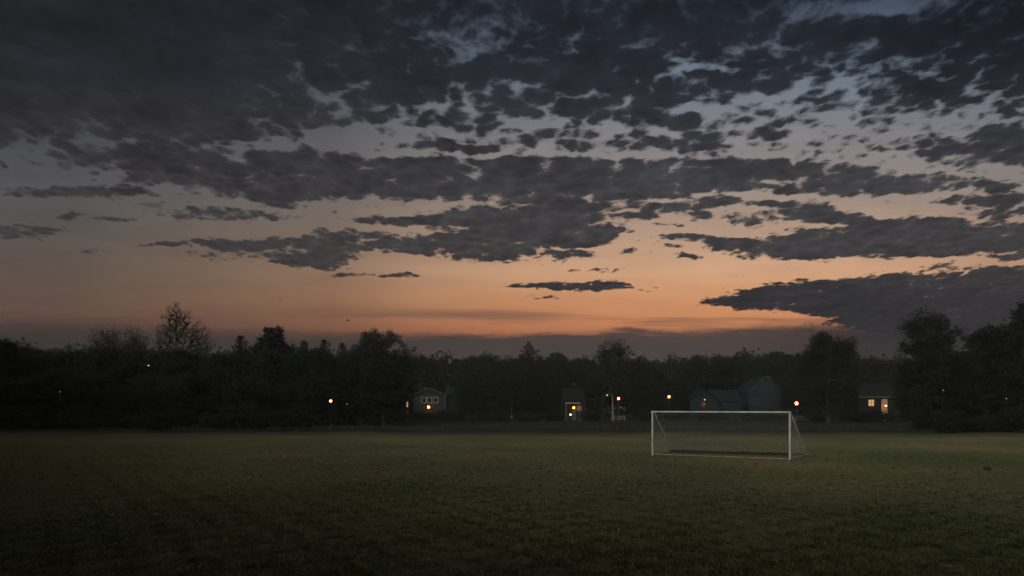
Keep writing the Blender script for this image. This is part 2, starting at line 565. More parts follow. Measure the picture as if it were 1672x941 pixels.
col = mixc(alpha, clear, kc)

# low bank of haze-grey cloud along the horizon
edge = mth('SUBTRACT', noise(vmt('MULTIPLY', P, (0.55, 1.2, 0)), 1.0, 5, 0.55), 0.5)
edge2 = mth('SUBTRACT', noise(vmt('MULTIPLY', P, (1.1, 7.0, 0)), 1.0, 4, 0.55), 0.5)
yb = mth('MULTIPLY_ADD', edge, 0.20, Y)
yb = mth('MULTIPLY_ADD', edge2, 0.30, yb)
b_hi = ramp(t_x, [(tx(0), (0.530,) * 3), (tx(500), (0.548,) * 3), (tx(700), (0.5455,) * 3), (tx(900), (0.5445,) * 3), (tx(1050), (0.542,) * 3), (tx(1250), (0.535,) * 3), (tx(1500), (0.53,) * 3)])
b_w = ramp(t_x, [(tx(0), (0.35,) * 3), (tx(450), (0.22,) * 3), (tx(620), (0.12,) * 3), (tx(760), (0.07,) * 3), (tx(1000), (0.06,) * 3), (tx(1400), (0.12,) * 3)])
b_c = mth('MULTIPLY', b_hi, 10.0)
bank = smooth(yb, mth('SUBTRACT', b_c, b_w), mth('ADD', b_c, b_w))
bk = mixc(g, (*lin((54, 47, 46)), 1), (*lin((63, 58, 58)), 1))
bk = mixc(smooth(X, 11.5, 14.5), bk, (*lin((43, 40, 44)), 1))
col = mixc(mth('MULTIPLY', bank, 0.94), col, bk)

# the sky out of the frame: Nishita dusk sky overhead and in the east
sky = N('ShaderNodeTexSky', sky_type='NISHITA')
sky.sun_disc = False
SUN_EL, SUN_AZ = R(2.0), math.atan2((1250 - CX) / F, 1.0)
sky.sun_elevation = SUN_EL
sky.sun_rotation = SUN_AZ
sky.altitude = 200
sky.air_density = 1.2
sky.dust_density = 2.5
sky.ozone_density = 1.5
east = mixc(1.0, sky.outputs['Color'], (1.22, 0.90, 0.66, 1), 'MULTIPLY')
fill_glow = mth('MULTIPLY', smooth(dz, 0.12, 0.45), smooth(dz, 0.98, 0.55))       # glow added to the unseen sky behind left, to light goal and grass
fill_glow = mth('MULTIPLY', fill_glow, smooth(mth('ADD', mth('MULTIPLY', dx, 0.62), mth('MULTIPLY', dy, 0.78)), 0.15, -0.6))
ev = N('ShaderNodeVectorMath', operation='SCALE')
L.new(east, ev.inputs[0])
L.new(mth('MULTIPLY_ADD', fill_glow, EAST_FILL, EAST_BASE), ev.inputs['Scale'])
front = smooth(dy, 0.12, 0.45)
low = smooth(dz, -0.02, 0.10)
fin = mixc(front, ev.outputs[0], col)
fin = mixc(low, mixc(front, (0.01, 0.01, 0.01, 1), fin), fin)
bg = N('ShaderNodeBackground')
L.new(fin, bg.inputs['Color'])
bg.inputs['Strength'].default_value = 1.0
wo = N('ShaderNodeOutputWorld')
L.new(bg.outputs[0], wo.inputs['Surface'])

sun = bpy.data.lights.new('afterglow_sun', 'SUN')
sun.energy = 0.05
sun.angle = R(14)
sun.color = (1.0, 0.62, 0.38)
so = bpy.data.objects.new('afterglow_sun', sun)
COL.objects.link(so)
so.rotation_euler = (R(90) - SUN_EL, 0, math.pi - SUN_AZ)
so.location = (40, 300, 60)

# ------------------------------------------------------------------ camera
cam = bpy.data.cameras.new('camera')
cam.sensor_width = 36.0
cam.lens = 36.0 * F / 1672.0
cam.shift_y = (HY - 470.5) / 1672.0
cam.clip_start = 0.1
cam.clip_end = 12000
co = bpy.data.objects.new('camera', cam)
COL.objects.link(co)
co.location = (0, 0, EYE)
co.rotation_euler = (R(90), 0, 0)
scene.camera = co

# ------------------------------------------------------------------ ground
gm = bpy.data.materials.new('mown_grass')
gm.use_nodes = True
g_nt = gm.node_tree
g_bs = g_nt.nodes['Principled BSDF']


def gN(kind, **kw):
    n = g_nt.nodes.new(kind)
    for k, v_ in kw.items():
        setattr(n, k, v_)
    return n


def g_noise(scale, detail, stretch, rough=0.55):
    tc = gN('ShaderNodeTexCoord')
    mp = gN('ShaderNodeMapping')
    mp.inputs['Scale'].default_value = stretch
    nz = gN('ShaderNodeTexNoise')
    nz.inputs['Scale'].default_value = scale
    nz.inputs['Detail'].default_value = detail
    nz.inputs['Roughness'].default_value = rough
    g_nt.links.new(tc.outputs['Object'], mp.inputs[0])
    g_nt.links.new(mp.outputs[0], nz.inputs['Vector'])
    return nz.outputs['Fac']


def g_ramp(f, stops):
    cr = gN('ShaderNodeValToRGB')
    g_nt.links.new(f, cr.inputs['Fac'])
    while len(cr.color_ramp.elements) < len(stops):
        cr.color_ramp.elements.new(0.5)
    for e_, (p_, c_) in zip(cr.color_ramp.elements, stops):
        e_.position = p_
        e_.color = (*c_, 1)
    return cr.outputs['Color']


def g_mix(f, a, b, blend='MIX'):
    n = gN('ShaderNodeMix', data_type='RGBA', blend_type=blend)
    for s_, v_ in ((n.inputs[0], f), (n.inputs[6], a), (n.inputs[7], b)):
        if isinstance(v_, bpy.types.NodeSocket):
            g_nt.links.new(v_, s_)
        else:
            s_.default_value = v_
    return n.outputs[2]


patch = g_ramp(g_noise(0.11, 5, (1, 0.8, 1)), [(0.36, (0.060, 0.064, 0.032)), (0.50, (0.085, 0.074, 0.040)), (0.64, (0.116, 0.088, 0.050))])
tuft_c = g_ramp(g_noise(5.5, 7, (1, 0.55, 1), 0.75), [(0.34, (0.45, 0.47, 0.42)), (0.62, (1.35, 1.3, 1.25))])
g_col = g_mix(1.0, patch, tuft_c, 'MULTIPLY')
# shade under the trees painted into the ground colour beyond the pitch
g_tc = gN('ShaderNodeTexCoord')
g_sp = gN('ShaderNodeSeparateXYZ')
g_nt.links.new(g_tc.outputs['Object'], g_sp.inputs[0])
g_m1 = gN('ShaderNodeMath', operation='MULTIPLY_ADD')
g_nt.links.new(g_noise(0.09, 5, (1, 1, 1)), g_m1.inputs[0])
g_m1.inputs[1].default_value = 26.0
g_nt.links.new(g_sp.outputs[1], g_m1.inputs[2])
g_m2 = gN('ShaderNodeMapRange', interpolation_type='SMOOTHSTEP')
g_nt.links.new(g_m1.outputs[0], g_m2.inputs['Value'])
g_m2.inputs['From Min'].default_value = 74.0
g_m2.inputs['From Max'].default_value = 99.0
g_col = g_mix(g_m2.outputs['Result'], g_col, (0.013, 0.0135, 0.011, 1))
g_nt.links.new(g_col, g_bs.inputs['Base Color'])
g_bs.inputs['Roughness'].default_value = 0.85
g_bs.inputs['Specular IOR Level'].default_value = 0.06
g_bs.inputs['Sheen Weight'].default_value = 0.0
bp = gN('ShaderNodeBump')
bp.inputs['Strength'].default_value = 0.9
bp.inputs['Distance'].default_value = 0.12
g_nt.links.new(g_noise(5.0, 7, (1, 0.7, 1), 0.7), bp.inputs['Height'])
g_nt.links.new(bp.outputs['Normal'], g_bs.inputs['Normal'])

# one sheet, finer near the goal, gently uneven, out to the horizon
xs = np.concatenate([np.array([-1200, -700, -350, -180]), np.linspace(-90, 90, 91), np.array([180, 350, 700, 1200])])
ys = np.concatenate([np.array([-800, -400, -120, -30]), np.linspace(0, 130, 88), np.array([160, 220, 400, 700, 1200])])
gxx, gyy = np.meshgrid(xs, ys)


def ground_z(x, y):
    f = np.exp(-((x / 85.0) ** 4)) * np.clip((y - 4) / 10, 0, 1) * np.clip((125 - y) / 25, 0, 1)
    near_goal = 1 - np.exp(-(((x - 11) / 10.0) ** 2 + ((y - 41) / 8.0) ** 2))
    w = 0.05 * np.sin(x * 0.31 + 0.4) * np.sin(y * 0.23) + 0.035 * np.sin(x * 0.77 + y * 0.41) + 0.02 * np.sin(x * 1.3 - y * 0.9)
    return w * f * near_goal


gz = ground_z(gxx, gyy)
vv = np.stack([gxx, gyy, gz], -1).reshape(-1, 3)
nx, ny = len(xs), len(ys)
ff = [(j * nx + i, j * nx + i + 1, (j + 1) * nx + i + 1, (j + 1) * nx + i) for j in range(ny - 1) for i in range(nx - 1)]
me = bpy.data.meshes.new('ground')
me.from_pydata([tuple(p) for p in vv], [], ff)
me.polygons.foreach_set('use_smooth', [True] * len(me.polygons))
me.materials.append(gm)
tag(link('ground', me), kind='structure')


bm_ = gm.copy()
bm_.name = 'grass_blades'
b_nt = bm_.node_tree
b_bs = b_nt.nodes['Principled BSDF']
src = b_bs.inputs['Base Color'].links[0].from_socket
gi = b_nt.nodes.new('ShaderNodeNewGeometry')
br_ = b_nt.nodes.new('ShaderNodeValToRGB')
br_.color_ramp.elements[0].color = (0.42, 0.46, 0.40, 1)
br_.color_ramp.elements[1].color = (2.5, 2.25, 1.8, 1)
el_ = br_.color_ramp.elements.new(0.72)
el_.color = (0.95, 1.0, 0.9, 1)
b_nt.links.new(gi.outputs['Random Per Island'], br_.inputs['Fac'])
bx2 = b_nt.nodes.new('ShaderNodeMix')
bx2.data_type = 'RGBA'
bx2.blend_type = 'MULTIPLY'
bx2.inputs[0].default_value = 1.0
b_nt.links.new(src, bx2.inputs[6])
b_nt.links.new(br_.outputs['Color'], bx2.inputs[7])
b_nt.links.new(bx2.outputs[2], b_bs.inputs['Base Color'])


def blades(n, d0, d1, h0, h1, w, per, wide=0.78):
    """n tufts of per blades, evenly spread over the view between distances d0 and d1"""
    inv = RNG.uniform(1 / d1, 1 / d0, n)
    d = 1 / inv
    x = RNG.uniform(-wide, wide, n) * d
    # clumps: pull tufts towards random clump centres
    x = x + 0.12 * np.sin(x * 5.1 + d * 3.3)
    d = d + 0.12 * np.sin(d * 4.7 - x * 2.9)
    rep = np.repeat(np.arange(n), per)
    bx = x[rep] + RNG.normal(0, 0.05, n * per)
    by = d[rep] + RNG.normal(0, 0.05, n * per)
    bz = ground_z(bx, by) - 0.005
    big = (0.6 + 0.8 * RNG.random(n) ** 2)[rep]
    h = RNG.uniform(h0, h1, n * per) * big
    a = RNG.uniform(0, 2 * math.pi, n * per)
    ww = w * np.sqrt(np.maximum(by, 8) / 14.0) * RNG.uniform(0.7, 1.3, n * per)
    lean = RNG.normal(0, 0.55, (n * per, 2)) * h[:, None]
    p0 = np.stack([bx - np.cos(a) * ww, by - np.sin(a) * ww, bz], -1)
    p1 = np.stack([bx + np.cos(a) * ww, by + np.sin(a) * ww, bz], -1)
    p2 = np.stack([bx + lean[:, 0], by + lean[:, 1], bz + h], -1)
    return np.stack([p0, p1, p2], 1).reshape(-1, 3)


bl = np.concatenate([blades(62000, 10.5, 60, 0.025, 0.085, 0.007, 6), blades(3600, 10.5, 46, 0.07, 0.15, 0.009, 9)])
tag(link('grass', np_mesh('grass', bl, 3, bm_)), kind='stuff')

nl = 420
inv = RNG.uniform(1 / 55, 1 / 11.5, nl)
ld = 1 / inv
lx = RNG.uniform(-0.7, 0.72, nl) * ld
la = RNG.uniform(0, 6.28, nl)
ls = RNG.uniform(0.018, 0.04, nl) * np.sqrt(ld / 14)
lz = ground_z(lx, ld) + 0.05
c_, s_ = np.cos(la) * ls, np.sin(la) * ls
tl = RNG.uniform(-0.5, 0.9, nl) * ls
leafq = np.stack([np.stack([lx - c_, ld - s_, lz], -1), np.stack([lx + s_ * .5, ld - c_ * .5, lz + tl * .4], -1), np.stack([lx + c_, ld + s_, lz + tl], -1), np.stack([lx - s_ * .5, ld + c_ * .5, lz + tl * .5], -1)], 1).reshape(-1, 3)
tag(link('leaf_litter', np_mesh('leaf_litter', leafq, 4, M['dry_leaf'])), kind='stuff')

# rank weeds along the far edge of the pitch
wm = mat('rank_weeds', (0.030, 0.030, 0.020), (0.015, 0.016, 0.012), 0.5, 0.9, 0.03)
nw = 9000
wd = RNG.uniform(72, 100, nw)
wx = RNG.uniform(-0.72, 0.72, nw) * wd
keep = (np.sin(wx * 0.21 + 1.3) + np.sin(wx * 0.53 + wd * 0.2) + 0.9 * np.sin(wx * 0.083)) * 3.0 + 88 < wd
wx, wd = wx[keep], wd[keep]
per = 5
wr = np.repeat(np.arange(len(wx)), per)
bx3, by3 = wx[wr] + RNG.normal(0, 0.18, len(wr)), wd[wr] + RNG.normal(0, 0.18, len(wr))
hh3 = RNG.uniform(0.12, 0.5, len(wr)) * (0.6 + 0.6 * np.sin(wx[wr] * 0.9) ** 2)
aa3 = RNG.uniform(0, 6.28, len(wr))
bz3 = ground_z(bx3, by3) - 0.01
w3 = 0.05
q0 = np.stack([bx3 - np.cos(aa3) * w3, by3 - np.sin(aa3) * w3, bz3], -1)
q1_ = np.stack([bx3 + np.cos(aa3) * w3, by3 + np.sin(aa3) * w3, bz3], -1)
q2_ = np.stack([bx3 + RNG.normal(0, .12, len(wr)), by3 + RNG.normal(0, .12, len(wr)), bz3 + hh3], -1)
tag(link('tall_weeds', np_mesh('tall_weeds', np.stack([q0, q1_, q2_], 1).reshape(-1, 3), 3, wm)), kind='stuff')

# ------------------------------------------------------------------ the goal
D_R, D_L = 38.8, 42.35
PR = Vector((gx(1289.5, D_R), D_R, 0))
PL = Vector((gx(1065.2, D_L), D_L, 0))
along = (PR - PL)
GW = along.length
along.normalize()
back = Vector((-along.y, along.x, 0))
if back.y < 0:
    back = -back
GH = 2.44
goal = empty('soccer_goal', PL, math.atan2(along.y, along.x), 'full size white soccer goal with a dark sagging net standing alone on the grass', 'soccer goal')
DEPTH, TOPD = 3.85, 0.62
pr = 0.048
for gx_ in (0.0, GW):
    MB().tube([(gx_, 0, -0.02), (gx_, 0, GH)], pr, 14).build('post', M['white_paint'], goal, smooth=False)
MB().tube([(-0.06, 0, GH - 0.0), (GW + 0.06, 0, GH - 0.0)], pr * 0.92, 14).build('crossbar', M['white_paint'], goal)
SPLAY = 0.30      # the right rear foot stands a little outside its post
for gx_ in (0.0, GW):
    sp_ = SPLAY if gx_ else 0.0
    MB().tube([(gx_, 0.03, GH - 0.03), (gx_, TOPD * 0.55, GH - 0.05), (gx_, TOPD, GH - 0.16), (gx_ + sp_ * 0.2, TOPD + 0.12, GH - 0.36), (gx_ + sp_, DEPTH - 0.03, 0.06)], 0.034, 10).build('stay', M['grey_steel'], goal)
    MB().tube([(gx_, 0.05, 0.05), (gx_ + sp_, DEPTH, 0.05)], 0.03, 8).build('side_ground_bar', M['dull_bar'], goal)
MB().tube([(0.05, 0, 0.06), (GW - 0.05, 0, 0.04)], 0.026, 8).build('front_ground_bar', M['dull_bar'], goal)
MB().tube([(0.02, DEPTH, 0.07), (GW + SPLAY - 0.02, DEPTH, 0.07)], 0.05, 8).build('rear_ground_bar', M['dark_steel'], goal)  # bar coloured dark to include the shadow along the ground there
# net: back sheet hung from the stays, side sheets, and the slack gathered along the rear bar
net = MB()


def net_pt(s, t):
    """s 0..1 along the goal, t 0..1 from crossbar down the back to the rear bar"""
    prof = [(0.0, GH - 0.07), (TOPD * 0.6, GH - 0.09), (TOPD, GH - 0.2), (DEPTH, 0.08)]
    lens = [0, 0.08, 0.14, 1.0]
    for i in range(3):
        if t <= lens[i + 1]:
            k = (t - lens[i]) / (lens[i + 1] - lens[i])
            y_ = prof[i][0] + (prof[i + 1][0] - prof[i][0]) * k
            z_ = prof[i][1] + (prof[i + 1][1] - prof[i][1]) * k
            break
    sag = math.sin(math.pi * s) ** 0.6
    z_ -= 0.28 * sag * math.sin(math.pi * min(1, max(0, t))) + 0.025 * math.sin(s * 41 + t * 9)
    y_ -= 0.20 * sag * math.sin(math.pi * t)
    return (s * (GW + SPLAY * y_ / DEPTH), y_, max(z_, 0.05))


NS, NTT = 61, 37
for i in range(NS):
    net.tube([net_pt(i / (NS - 1), j / 18) for j in range(19)], 0.0036, 3, caps=False)
for j in range(1, NTT):
    net.tube([net_pt(i / 30, j / (NTT - 1)) for i in range(31)], 0.0036, 3, caps=False)
for x_ in (0.0, GW):
    for k in range(1, 30):
        y_ = DEPTH * k / 30
        top = GH - 0.1 if y_ < TOPD else (GH - 0.2) * (DEPTH - y_) / (DEPTH - TOPD)
        if top > 0.1:
            xs_ = x_ + (SPLAY * y_ / DEPTH if x_ else 0)
            net.tube([(xs_, y_, 0.05), (xs_ - 0.02, y_ + 0.03, top * 0.5), (xs_, y_, top)], 0.0036, 3, caps=False)
    for k in range(1, 20):
        z_ = 0.12 * k
        ym = DEPTH - (DEPTH - TOPD) * z_ / (GH - 0.2) if z_ < GH - 0.2 else TOPD
        xe_ = x_ + (SPLAY * ym / DEPTH if x_ else 0)
        net.tube([(x_, 0.03, z_), ((x_ + xe_) / 2 - 0.02, ym * 0.5, z_ - 0.05), (xe_, ym, z_)], 0.0036, 3, caps=False)
nobj = net.build('net', M['net'], goal)
gath = MB()
for rr in range(7):
    ph = random.random() * 6
    gath.tube([(GW * k / 60, DEPTH - 0.12 - 0.10 * rr + 0.06 * math.sin(k * 0.9 + ph), 0.05 + 0.05 * abs(math.sin(k * 0.7 + ph)) + 0.02 * (rr % 3)) for k in range(61)], 0.024, 5)
gath.build('net_slack', M['dark_steel'], goal)  # gathered net, its dark colour partly standing for the shadow behind the goal

# ------------------------------------------------------------------ trees
def leaf_quads(centres, per, spread, size, flat=1.0, up=0.0, rng=RNG):
    n = len(centres)
    rep = np.repeat(np.arange(n), per)
    c = centres[rep] + rng.normal(0, 1, (n * per, 3)) * np.array([spread, spread, spread * flat])
    a = rng.normal(0, 1, (n * per, 3))
    a /= np.linalg.norm(a, axis=1)[:, None]
    b = rng.normal(0, 1, (n * per, 3))
    b -= a * (a * b).sum(1)[:, None]
    b /= np.linalg.norm(b, axis=1)[:, None]
    s = size * rng.uniform(0.6, 1.35, n * per)[:, None]
    a, b = a * s, b * s * 0.55
    return np.stack([c - a, c + b - a * 0.1, c + a, c - b - a * 0.1], 1).reshape(-1, 3)


def skeleton(trunk_pts, trunk_r, attract, twig=0.012, sides=5, up_pen=0.6):
    """limbs grown from the trunk to every attraction point; returns an MB"""
    nodes = [np.array(p, float) for p in trunk_pts]
    parent = [-1] + list(range(len(trunk_pts) - 1))
    nt_ = len(nodes)
    base = np.array(trunk_pts[0], float)
    order = np.argsort(np.linalg.norm((attract - np.array(trunk_pts[len(trunk_pts) // 2])) * np.array([1, 1, 0.7]), axis=1))
    arr = np.zeros((nt_ + 2 * len(attract), 3))
    arr[:nt_] = np.array(nodes)
    cnt = nt_
    par = list(parent)
    lo_i = 1
    for i in order:
        p = attract[i]
        d = arr[:cnt] - p
        cost = np.linalg.norm(d, axis=1) + up_pen * np.maximum(0, d[:, 2])
        cost[:lo_i] += 1e3
        j = int(np.argmin(cost))
        mid = arr[j] * 0.5 + p * 0.5
        mid[2] += -0.06 * np.linalg.norm(arr[j] - p)
        arr[cnt] = mid
        par.append(j)
        arr[cnt + 1] = p
        par.append(cnt)
        cnt += 2
    load = np.zeros(cnt)
    for k in range(cnt - 1, 0, -1):
        load[k] += 1
        if par[k] >= 0:
            load[par[k]] += load[k]
    rad = twig * np.sqrt(np.maximum(load, 1))
    mb = MB()
    k_tr = len(trunk_pts)
    tr = [trunk_r * (1 - 0.75 * i / (k_tr - 1)) for i in range(k_tr)]
    tr[0] *= 1.35
    mb.tube(trunk_pts, tr, 8)
    for k in range(k_tr, cnt):
        r1 = float(rad[k])
        r0 = float(min(rad[par[k]], r1 * 1.35)) if par[k] >= k_tr else r1 * 1.3
        mb.tube([arr[par[k]], arr[k]], [min(r0, trunk_r * .6), min(r1, trunk_r * .55)], sides if r1 > 0.03 else 3, caps=False)
    return mb


def sample_lobes(lobes, n, shell=0.5, rng=RNG):
    """n points in a union of ellipsoids (cx, cy, cz, rx, ry, rz), more of them towards the surface"""
    lob = np.array(lobes, float)
    w = (lob[:, 3] * lob[:, 4] * lob[:, 5]) ** 0.66
    idx = rng.choice(len(lob), n, p=w / w.sum())
    d = rng.normal(0, 1, (n, 3))
    d /= np.linalg.norm(d, axis=1)[:, None]
    r = rng.random(n) ** shell
    r = r * (1 + 0.12 * rng.normal(0, 1, n).clip(-1, 0.3))
    return lob[idx, :3] + d * lob[idx, 3:] * r[:, None]


def wobble_trunk(h, lean=0.03, n=7, rng=RNG):
    ph = rng.uniform(0, 6.28)
    return [(lean * h * math.sin(ph + 3.0 * i / n) * i / n, lean * h * math.cos(ph * 1.7 + 2.5 * i / n) * i / n, h * i / (n - 1) - (0.15 if i == 0 else 0)) for i in range(n)]


def place_tree(loc, trunk_mb, crown_verts, leafm, label, group=None, name='deciduous_tree', crown_n=4):
    t = empty(name, loc, 0, label, 'tree', group)
    trunk_mb.build('trunk', M['bark'], t)
    link('crown', np_mesh('crown', crown_verts, crown_n, leafm), t)
    return t


def dense_tree(px, ytop, hw, d, label, name='deciduous_tree', lobes=None, leafm='leaf', base=0.10, n_att=380, per=56, size=0.125, spread=0.30, group=None, peak=1.0, dy=0.0):
    """broad leafy tree: hw is its half width in picture pixels at distance d"""
    H = hz(ytop, d)
    w = hw / F * d
    if lobes is None:
        lobes = [(0, 0, H * 0.47, w * 0.84, w * 0.84, H * 0.40), (0, 0, H * 0.24, w * 0.8, w * 0.8, H * 0.24)]
        for (nb, ra, zf, sf) in ((10, 0.64, 0.40, 0.34), (10, 0.63, 0.62, 0.34), (9, 0.54, 0.76, 0.32), (8, 0.48, 0.86, 0.29), (6, 0.27, 0.94, 0.25)):
            for i in range(nb):
                a = RNG.uniform(0, 6.28)
                r_ = w * sf * RNG.uniform(0.75, 1.15)
                rz_ = min(r_ * 0.85, H * 0.13)
                zc = min(H * zf * RNG.uniform(0.93, 1.05), H - rz_ * 0.95)
                lobes.append((math.cos(a) * w * ra, math.sin(a) * w * ra, zc, r_, r_, rz_))
    pts = sample_lobes(lobes, n_att, 0.42)
    pts = pts[pts[:, 2] < H * 0.985]
    pts[:, 2] = np.maximum(pts[:, 2], 0.35)
    tr = wobble_trunk(H * 0.72)
    sk = skeleton(tr, 0.016 * H + 0.05, pts[: 90], 0.018)
    cv = leaf_quads(pts, per, spread, size, 0.8)
    cv[:, 2] = np.maximum(cv[:, 2], 0.05)
    return place_tree((gx(px, d), d + dy, 0), sk, cv, M[leafm], label, group, name)


def airy_tree(px, d, label, lobes_px, H, n_att=420, per=5, size=0.11, spread=0.35, name='deciduous_tree', leafm='leaf_brown', group=None, twig=0.013, shell=0.55):
    """open tree whose limbs show against the sky; lobes given in picture pixels (x, y, rx, ry)"""
    x0 = gx(px, d)
    lobes = []
    for (lx_, ly_, rx, ry) in lobes_px:
        w = rx / F * d
        lobes.append((gx(lx_, d) - x0, RNG.uniform(-.15, .15) * w, hz(ly_, d), w, w, ry / F * d))
    pts = sample_lobes(lobes, n_att, shell)
    sk = skeleton(wobble_trunk(H * 0.93, 0.012, 11), 0.014 * H + 0.04, pts, twig, 4, 0.9)
    cv = leaf_quads(pts, per, spread, size, 0.9)
    return place_tree((x0, d, 0), sk, cv, M[leafm], label, group, name)


def conifer(px, ytop, hw, d, label, group=None, tiers=34, name='conifer_tree', base=0.04, ragged=0.14):
    H = hz(ytop, d)
    w = hw / F * d
    pts = []
    sk = MB()
    sk.tube([(0, 0, -0.15), (0.02 * H * RNG.uniform(-.3, .3), 0, H * 0.5), (0, 0, H * 0.985)], [0.014 * H + 0.05, 0.01 * H, 0.02], 8)
    for i in range(tiers):
        f = (i + 0.4) / tiers
        z = H * (base + (1 - base) * f)
        r = w * (1 - f) ** 0.92 * (1 + ragged * RNG.normal()) + 0.12
        nb = max(4, int(9 * (1 - f) + 4))
        a0 = RNG.uniform(0, 6.28)
        for k in range(nb):
            a = a0 + 6.283 * k / nb + RNG.normal() * 0.15
            rk = r * RNG.uniform(0.7, 1.12)
            tip = (math.cos(a) * rk, math.sin(a) * rk, z - 0.22 * rk * (1 - f) + 0.1 * rk * f)
            if tip[2] < 0.2:
                continue
            sk.tube([(0, 0, z + 0.1), tip], [0.03, 0.01], 3, caps=False)
            m = max(2, int(rk / 0.35))
            for s in range(m):
                q = (s + 0.7) / m
                pts.append((tip[0] * q, tip[1] * q, z + 0.1 + (tip[2] - z - 0.1) * q))
    pts = np.array(pts + [(0, 0, H * 0.97), (0, 0, H * 0.99)])
    cv = leaf_quads(pts, 8, 0.15, 0.15, 0.6)
    cv[:, 2] = np.clip(cv[:, 2], 0.05, H * 1.005)
    return place_tree((gx(px, d), d, 0), sk, cv, M['needle'], label, group, name)


# --- the trees that can be told apart against the sky, left to right
dense_tree(2, 550, 30, 100, 'dark tree cut by the left edge of the photo, slightly taller than its neighbours')
airy_tree(176, 116, 'rounded twiggy tree with thin brown foliage, left one of a pair', [(176, 556, 32, 26), (165, 575, 26, 25), (190, 575, 26, 25), (176, 610, 30, 36)], hz(531, 116), n_att=900, per=6, size=0.10)
airy_tree(222, 116, 'smaller rounded twiggy tree, right one of a pair beside the tall bare tree', [(222, 556, 23, 24), (214, 575, 20, 22), (232, 578, 18, 24), (222, 612, 26, 34)], hz(533, 116), n_att=760, per=6, size=0.10)
airy_tree(286, 112, 'tallest bare tree with open forked branches rising over the tree line', [(283, 522, 21, 25), (271, 543, 20, 20), (297, 538, 17, 26), (322, 550, 22, 27), (337, 565, 13, 16), (261, 562, 13, 18), (300, 590, 42, 34), (288, 503, 9, 12), (306, 518, 8, 16)], hz(493, 112), n_att=1700, per=4, size=0.075, spread=0.25, twig=0.017)
conifer(393, 549, 74, 108, 'short pointed conifer standing left of the broad dark pine')
dense_tree(446, 533, 30, 112, 'broad dark pine with two ragged peaks on the left tree line', name='pine_tree', leafm='needle', n_att=420,
           lobes=[(-0.5, 0, 13.6, .8, .8, 1.0), (0.85, 0, 13.5, .8, .8, 1.0), (-1.3, .2, 12.4, 1.0, 1.0, .9), (1.4, -.2, 12.3, 1.0, 1.0, .9), (0, 0, 12.2, 1.7, 1.6, 1.4), (-1.9, 0, 11.2, 1.1, 1.1, .8), (2.0, 0, 11.2, 1.1, 1.1, .8), (0, 0, 10.6, 2.5, 2.4, 1.4), (0, 0, 8.4, 2.7, 2.4, 2.0), (0, 0, 4.5, 3.0, 2.8, 3.2), (0, 0, 1.8, 2.6, 2.6, 1.6)], spread=0.24, size=0.16)
conifer(497, 557, 70, 118, 'narrow conifer just right of the broad dark pine')
conifer(529, 555, 66, 122, 'slim conifer midway between the broad pine and the big round tree')
conifer(559, 560, 62, 126, 'low conifer tucked against the big round tree')
dense_tree(622, 538, 68, 132, 'big round leafy tree dark against the orange glow', n_att=860, per=56)
dense_tree(800, 570, 22, 172, 'small peaked tree behind the house with white windows', n_att=260, per=52)
conifer(863, 558, 84, 168, 'cone shaped tree alone on the low skyline left of centre', ragged=0.3)
dense_tree(908, 575, 22, 176, 'twin topped low tree behind the porch house', n_att=260, per=52)
airy_tree(1000, 150, 'round open crowned tree with sky showing through, behind the bright street lamp', [(1000, 572, 26, 18), (984, 582, 18, 14), (1016, 580, 17, 16), (1000, 600, 36, 20), (1000, 630, 34, 26)], hz(555, 150), n_att=480, per=15, size=0.17, leafm='leaf', spread=0.42)
airy_tree(1097, 165, 'little wispy tree poking above the low skyline left of the goal', [(1097, 586, 16, 10), (1090, 598, 18, 12), (1106, 600, 15, 12), (1097, 630, 20, 26)], hz(573, 165), n_att=260, per=7, size=0.15, leafm='leaf')
dense_tree(1142, 579, 26, 178, 'low rounded tree behind the long low house', n_att=260, per=52)
dense_tree(1207, 572, 30, 182, 'rounded tree behind the tall gabled house, left of two', n_att=260, per=52)
dense_tree(1264, 570, 28, 184, 'rounded tree behind the tall gabled house, right of two', n_att=260, per=52)
dense_tree(1353, 543, 56, 128, 'big dome shaped tree beside the brightest lamp', n_att=720, per=56)
airy_tree(1515, 92, 'irregular tall tree with a side branch reaching right on the right tree line',
          [(1512, 532, 35, 27), (1510, 562, 42, 22), (1490, 533, 20, 12), (1535, 530, 18, 17), (1477, 565, 14, 10), (1561, 545, 14, 8), (1548, 553, 18, 11), (1512, 578, 36, 18), (1515, 622, 50, 38), (1515, 660, 46, 28)], hz(506, 92), n_att=620, per=22, size=0.14, spread=0.26, leafm='leaf')
airy_tree(1610, 88, 'uneven leafy tree between the side branch tree and the edge tree',
          [(1612, 548, 26, 20), (1590, 560, 18, 16), (1632, 560, 20, 20), (1605, 590, 42, 28), (1610, 640, 46, 44)], hz(526, 88), n_att=520, per=22, size=0.14, spread=0.26, leafm='leaf')
airy_tree(1668, 84, 'tall ragged tree cut by the right edge of the photo',
          [(1672, 512, 18, 20), (1658, 530, 16, 14), (1688, 530, 24, 26), (1665, 560, 34, 26), (1668, 610, 46, 44), (1675, 655, 46, 30)], hz(490, 84), n_att=560, per=22, size=0.14, spread=0.26, leafm='leaf')

# --- the run of look-alike trees that make the dark belt under the skyline
protos = {}


def proto(kind):
    H0, d0 = 11.0, 150.0
    ytop = HY - (H0 - EYE) * F / d0
    hw = {0: 30, 1: 36, 2: 26, 3: 32, 4: 40, 5: 28}[kind]
    o = dense_tree(836, ytop, hw, d0, 'x', n_att=330, per=56, size=0.14, spread=0.32, leafm='leaf' if kind % 2 else 'leaf_brown')
    return o, H0


PRO = [proto(k) for k in range(6)]
used_pro = set()


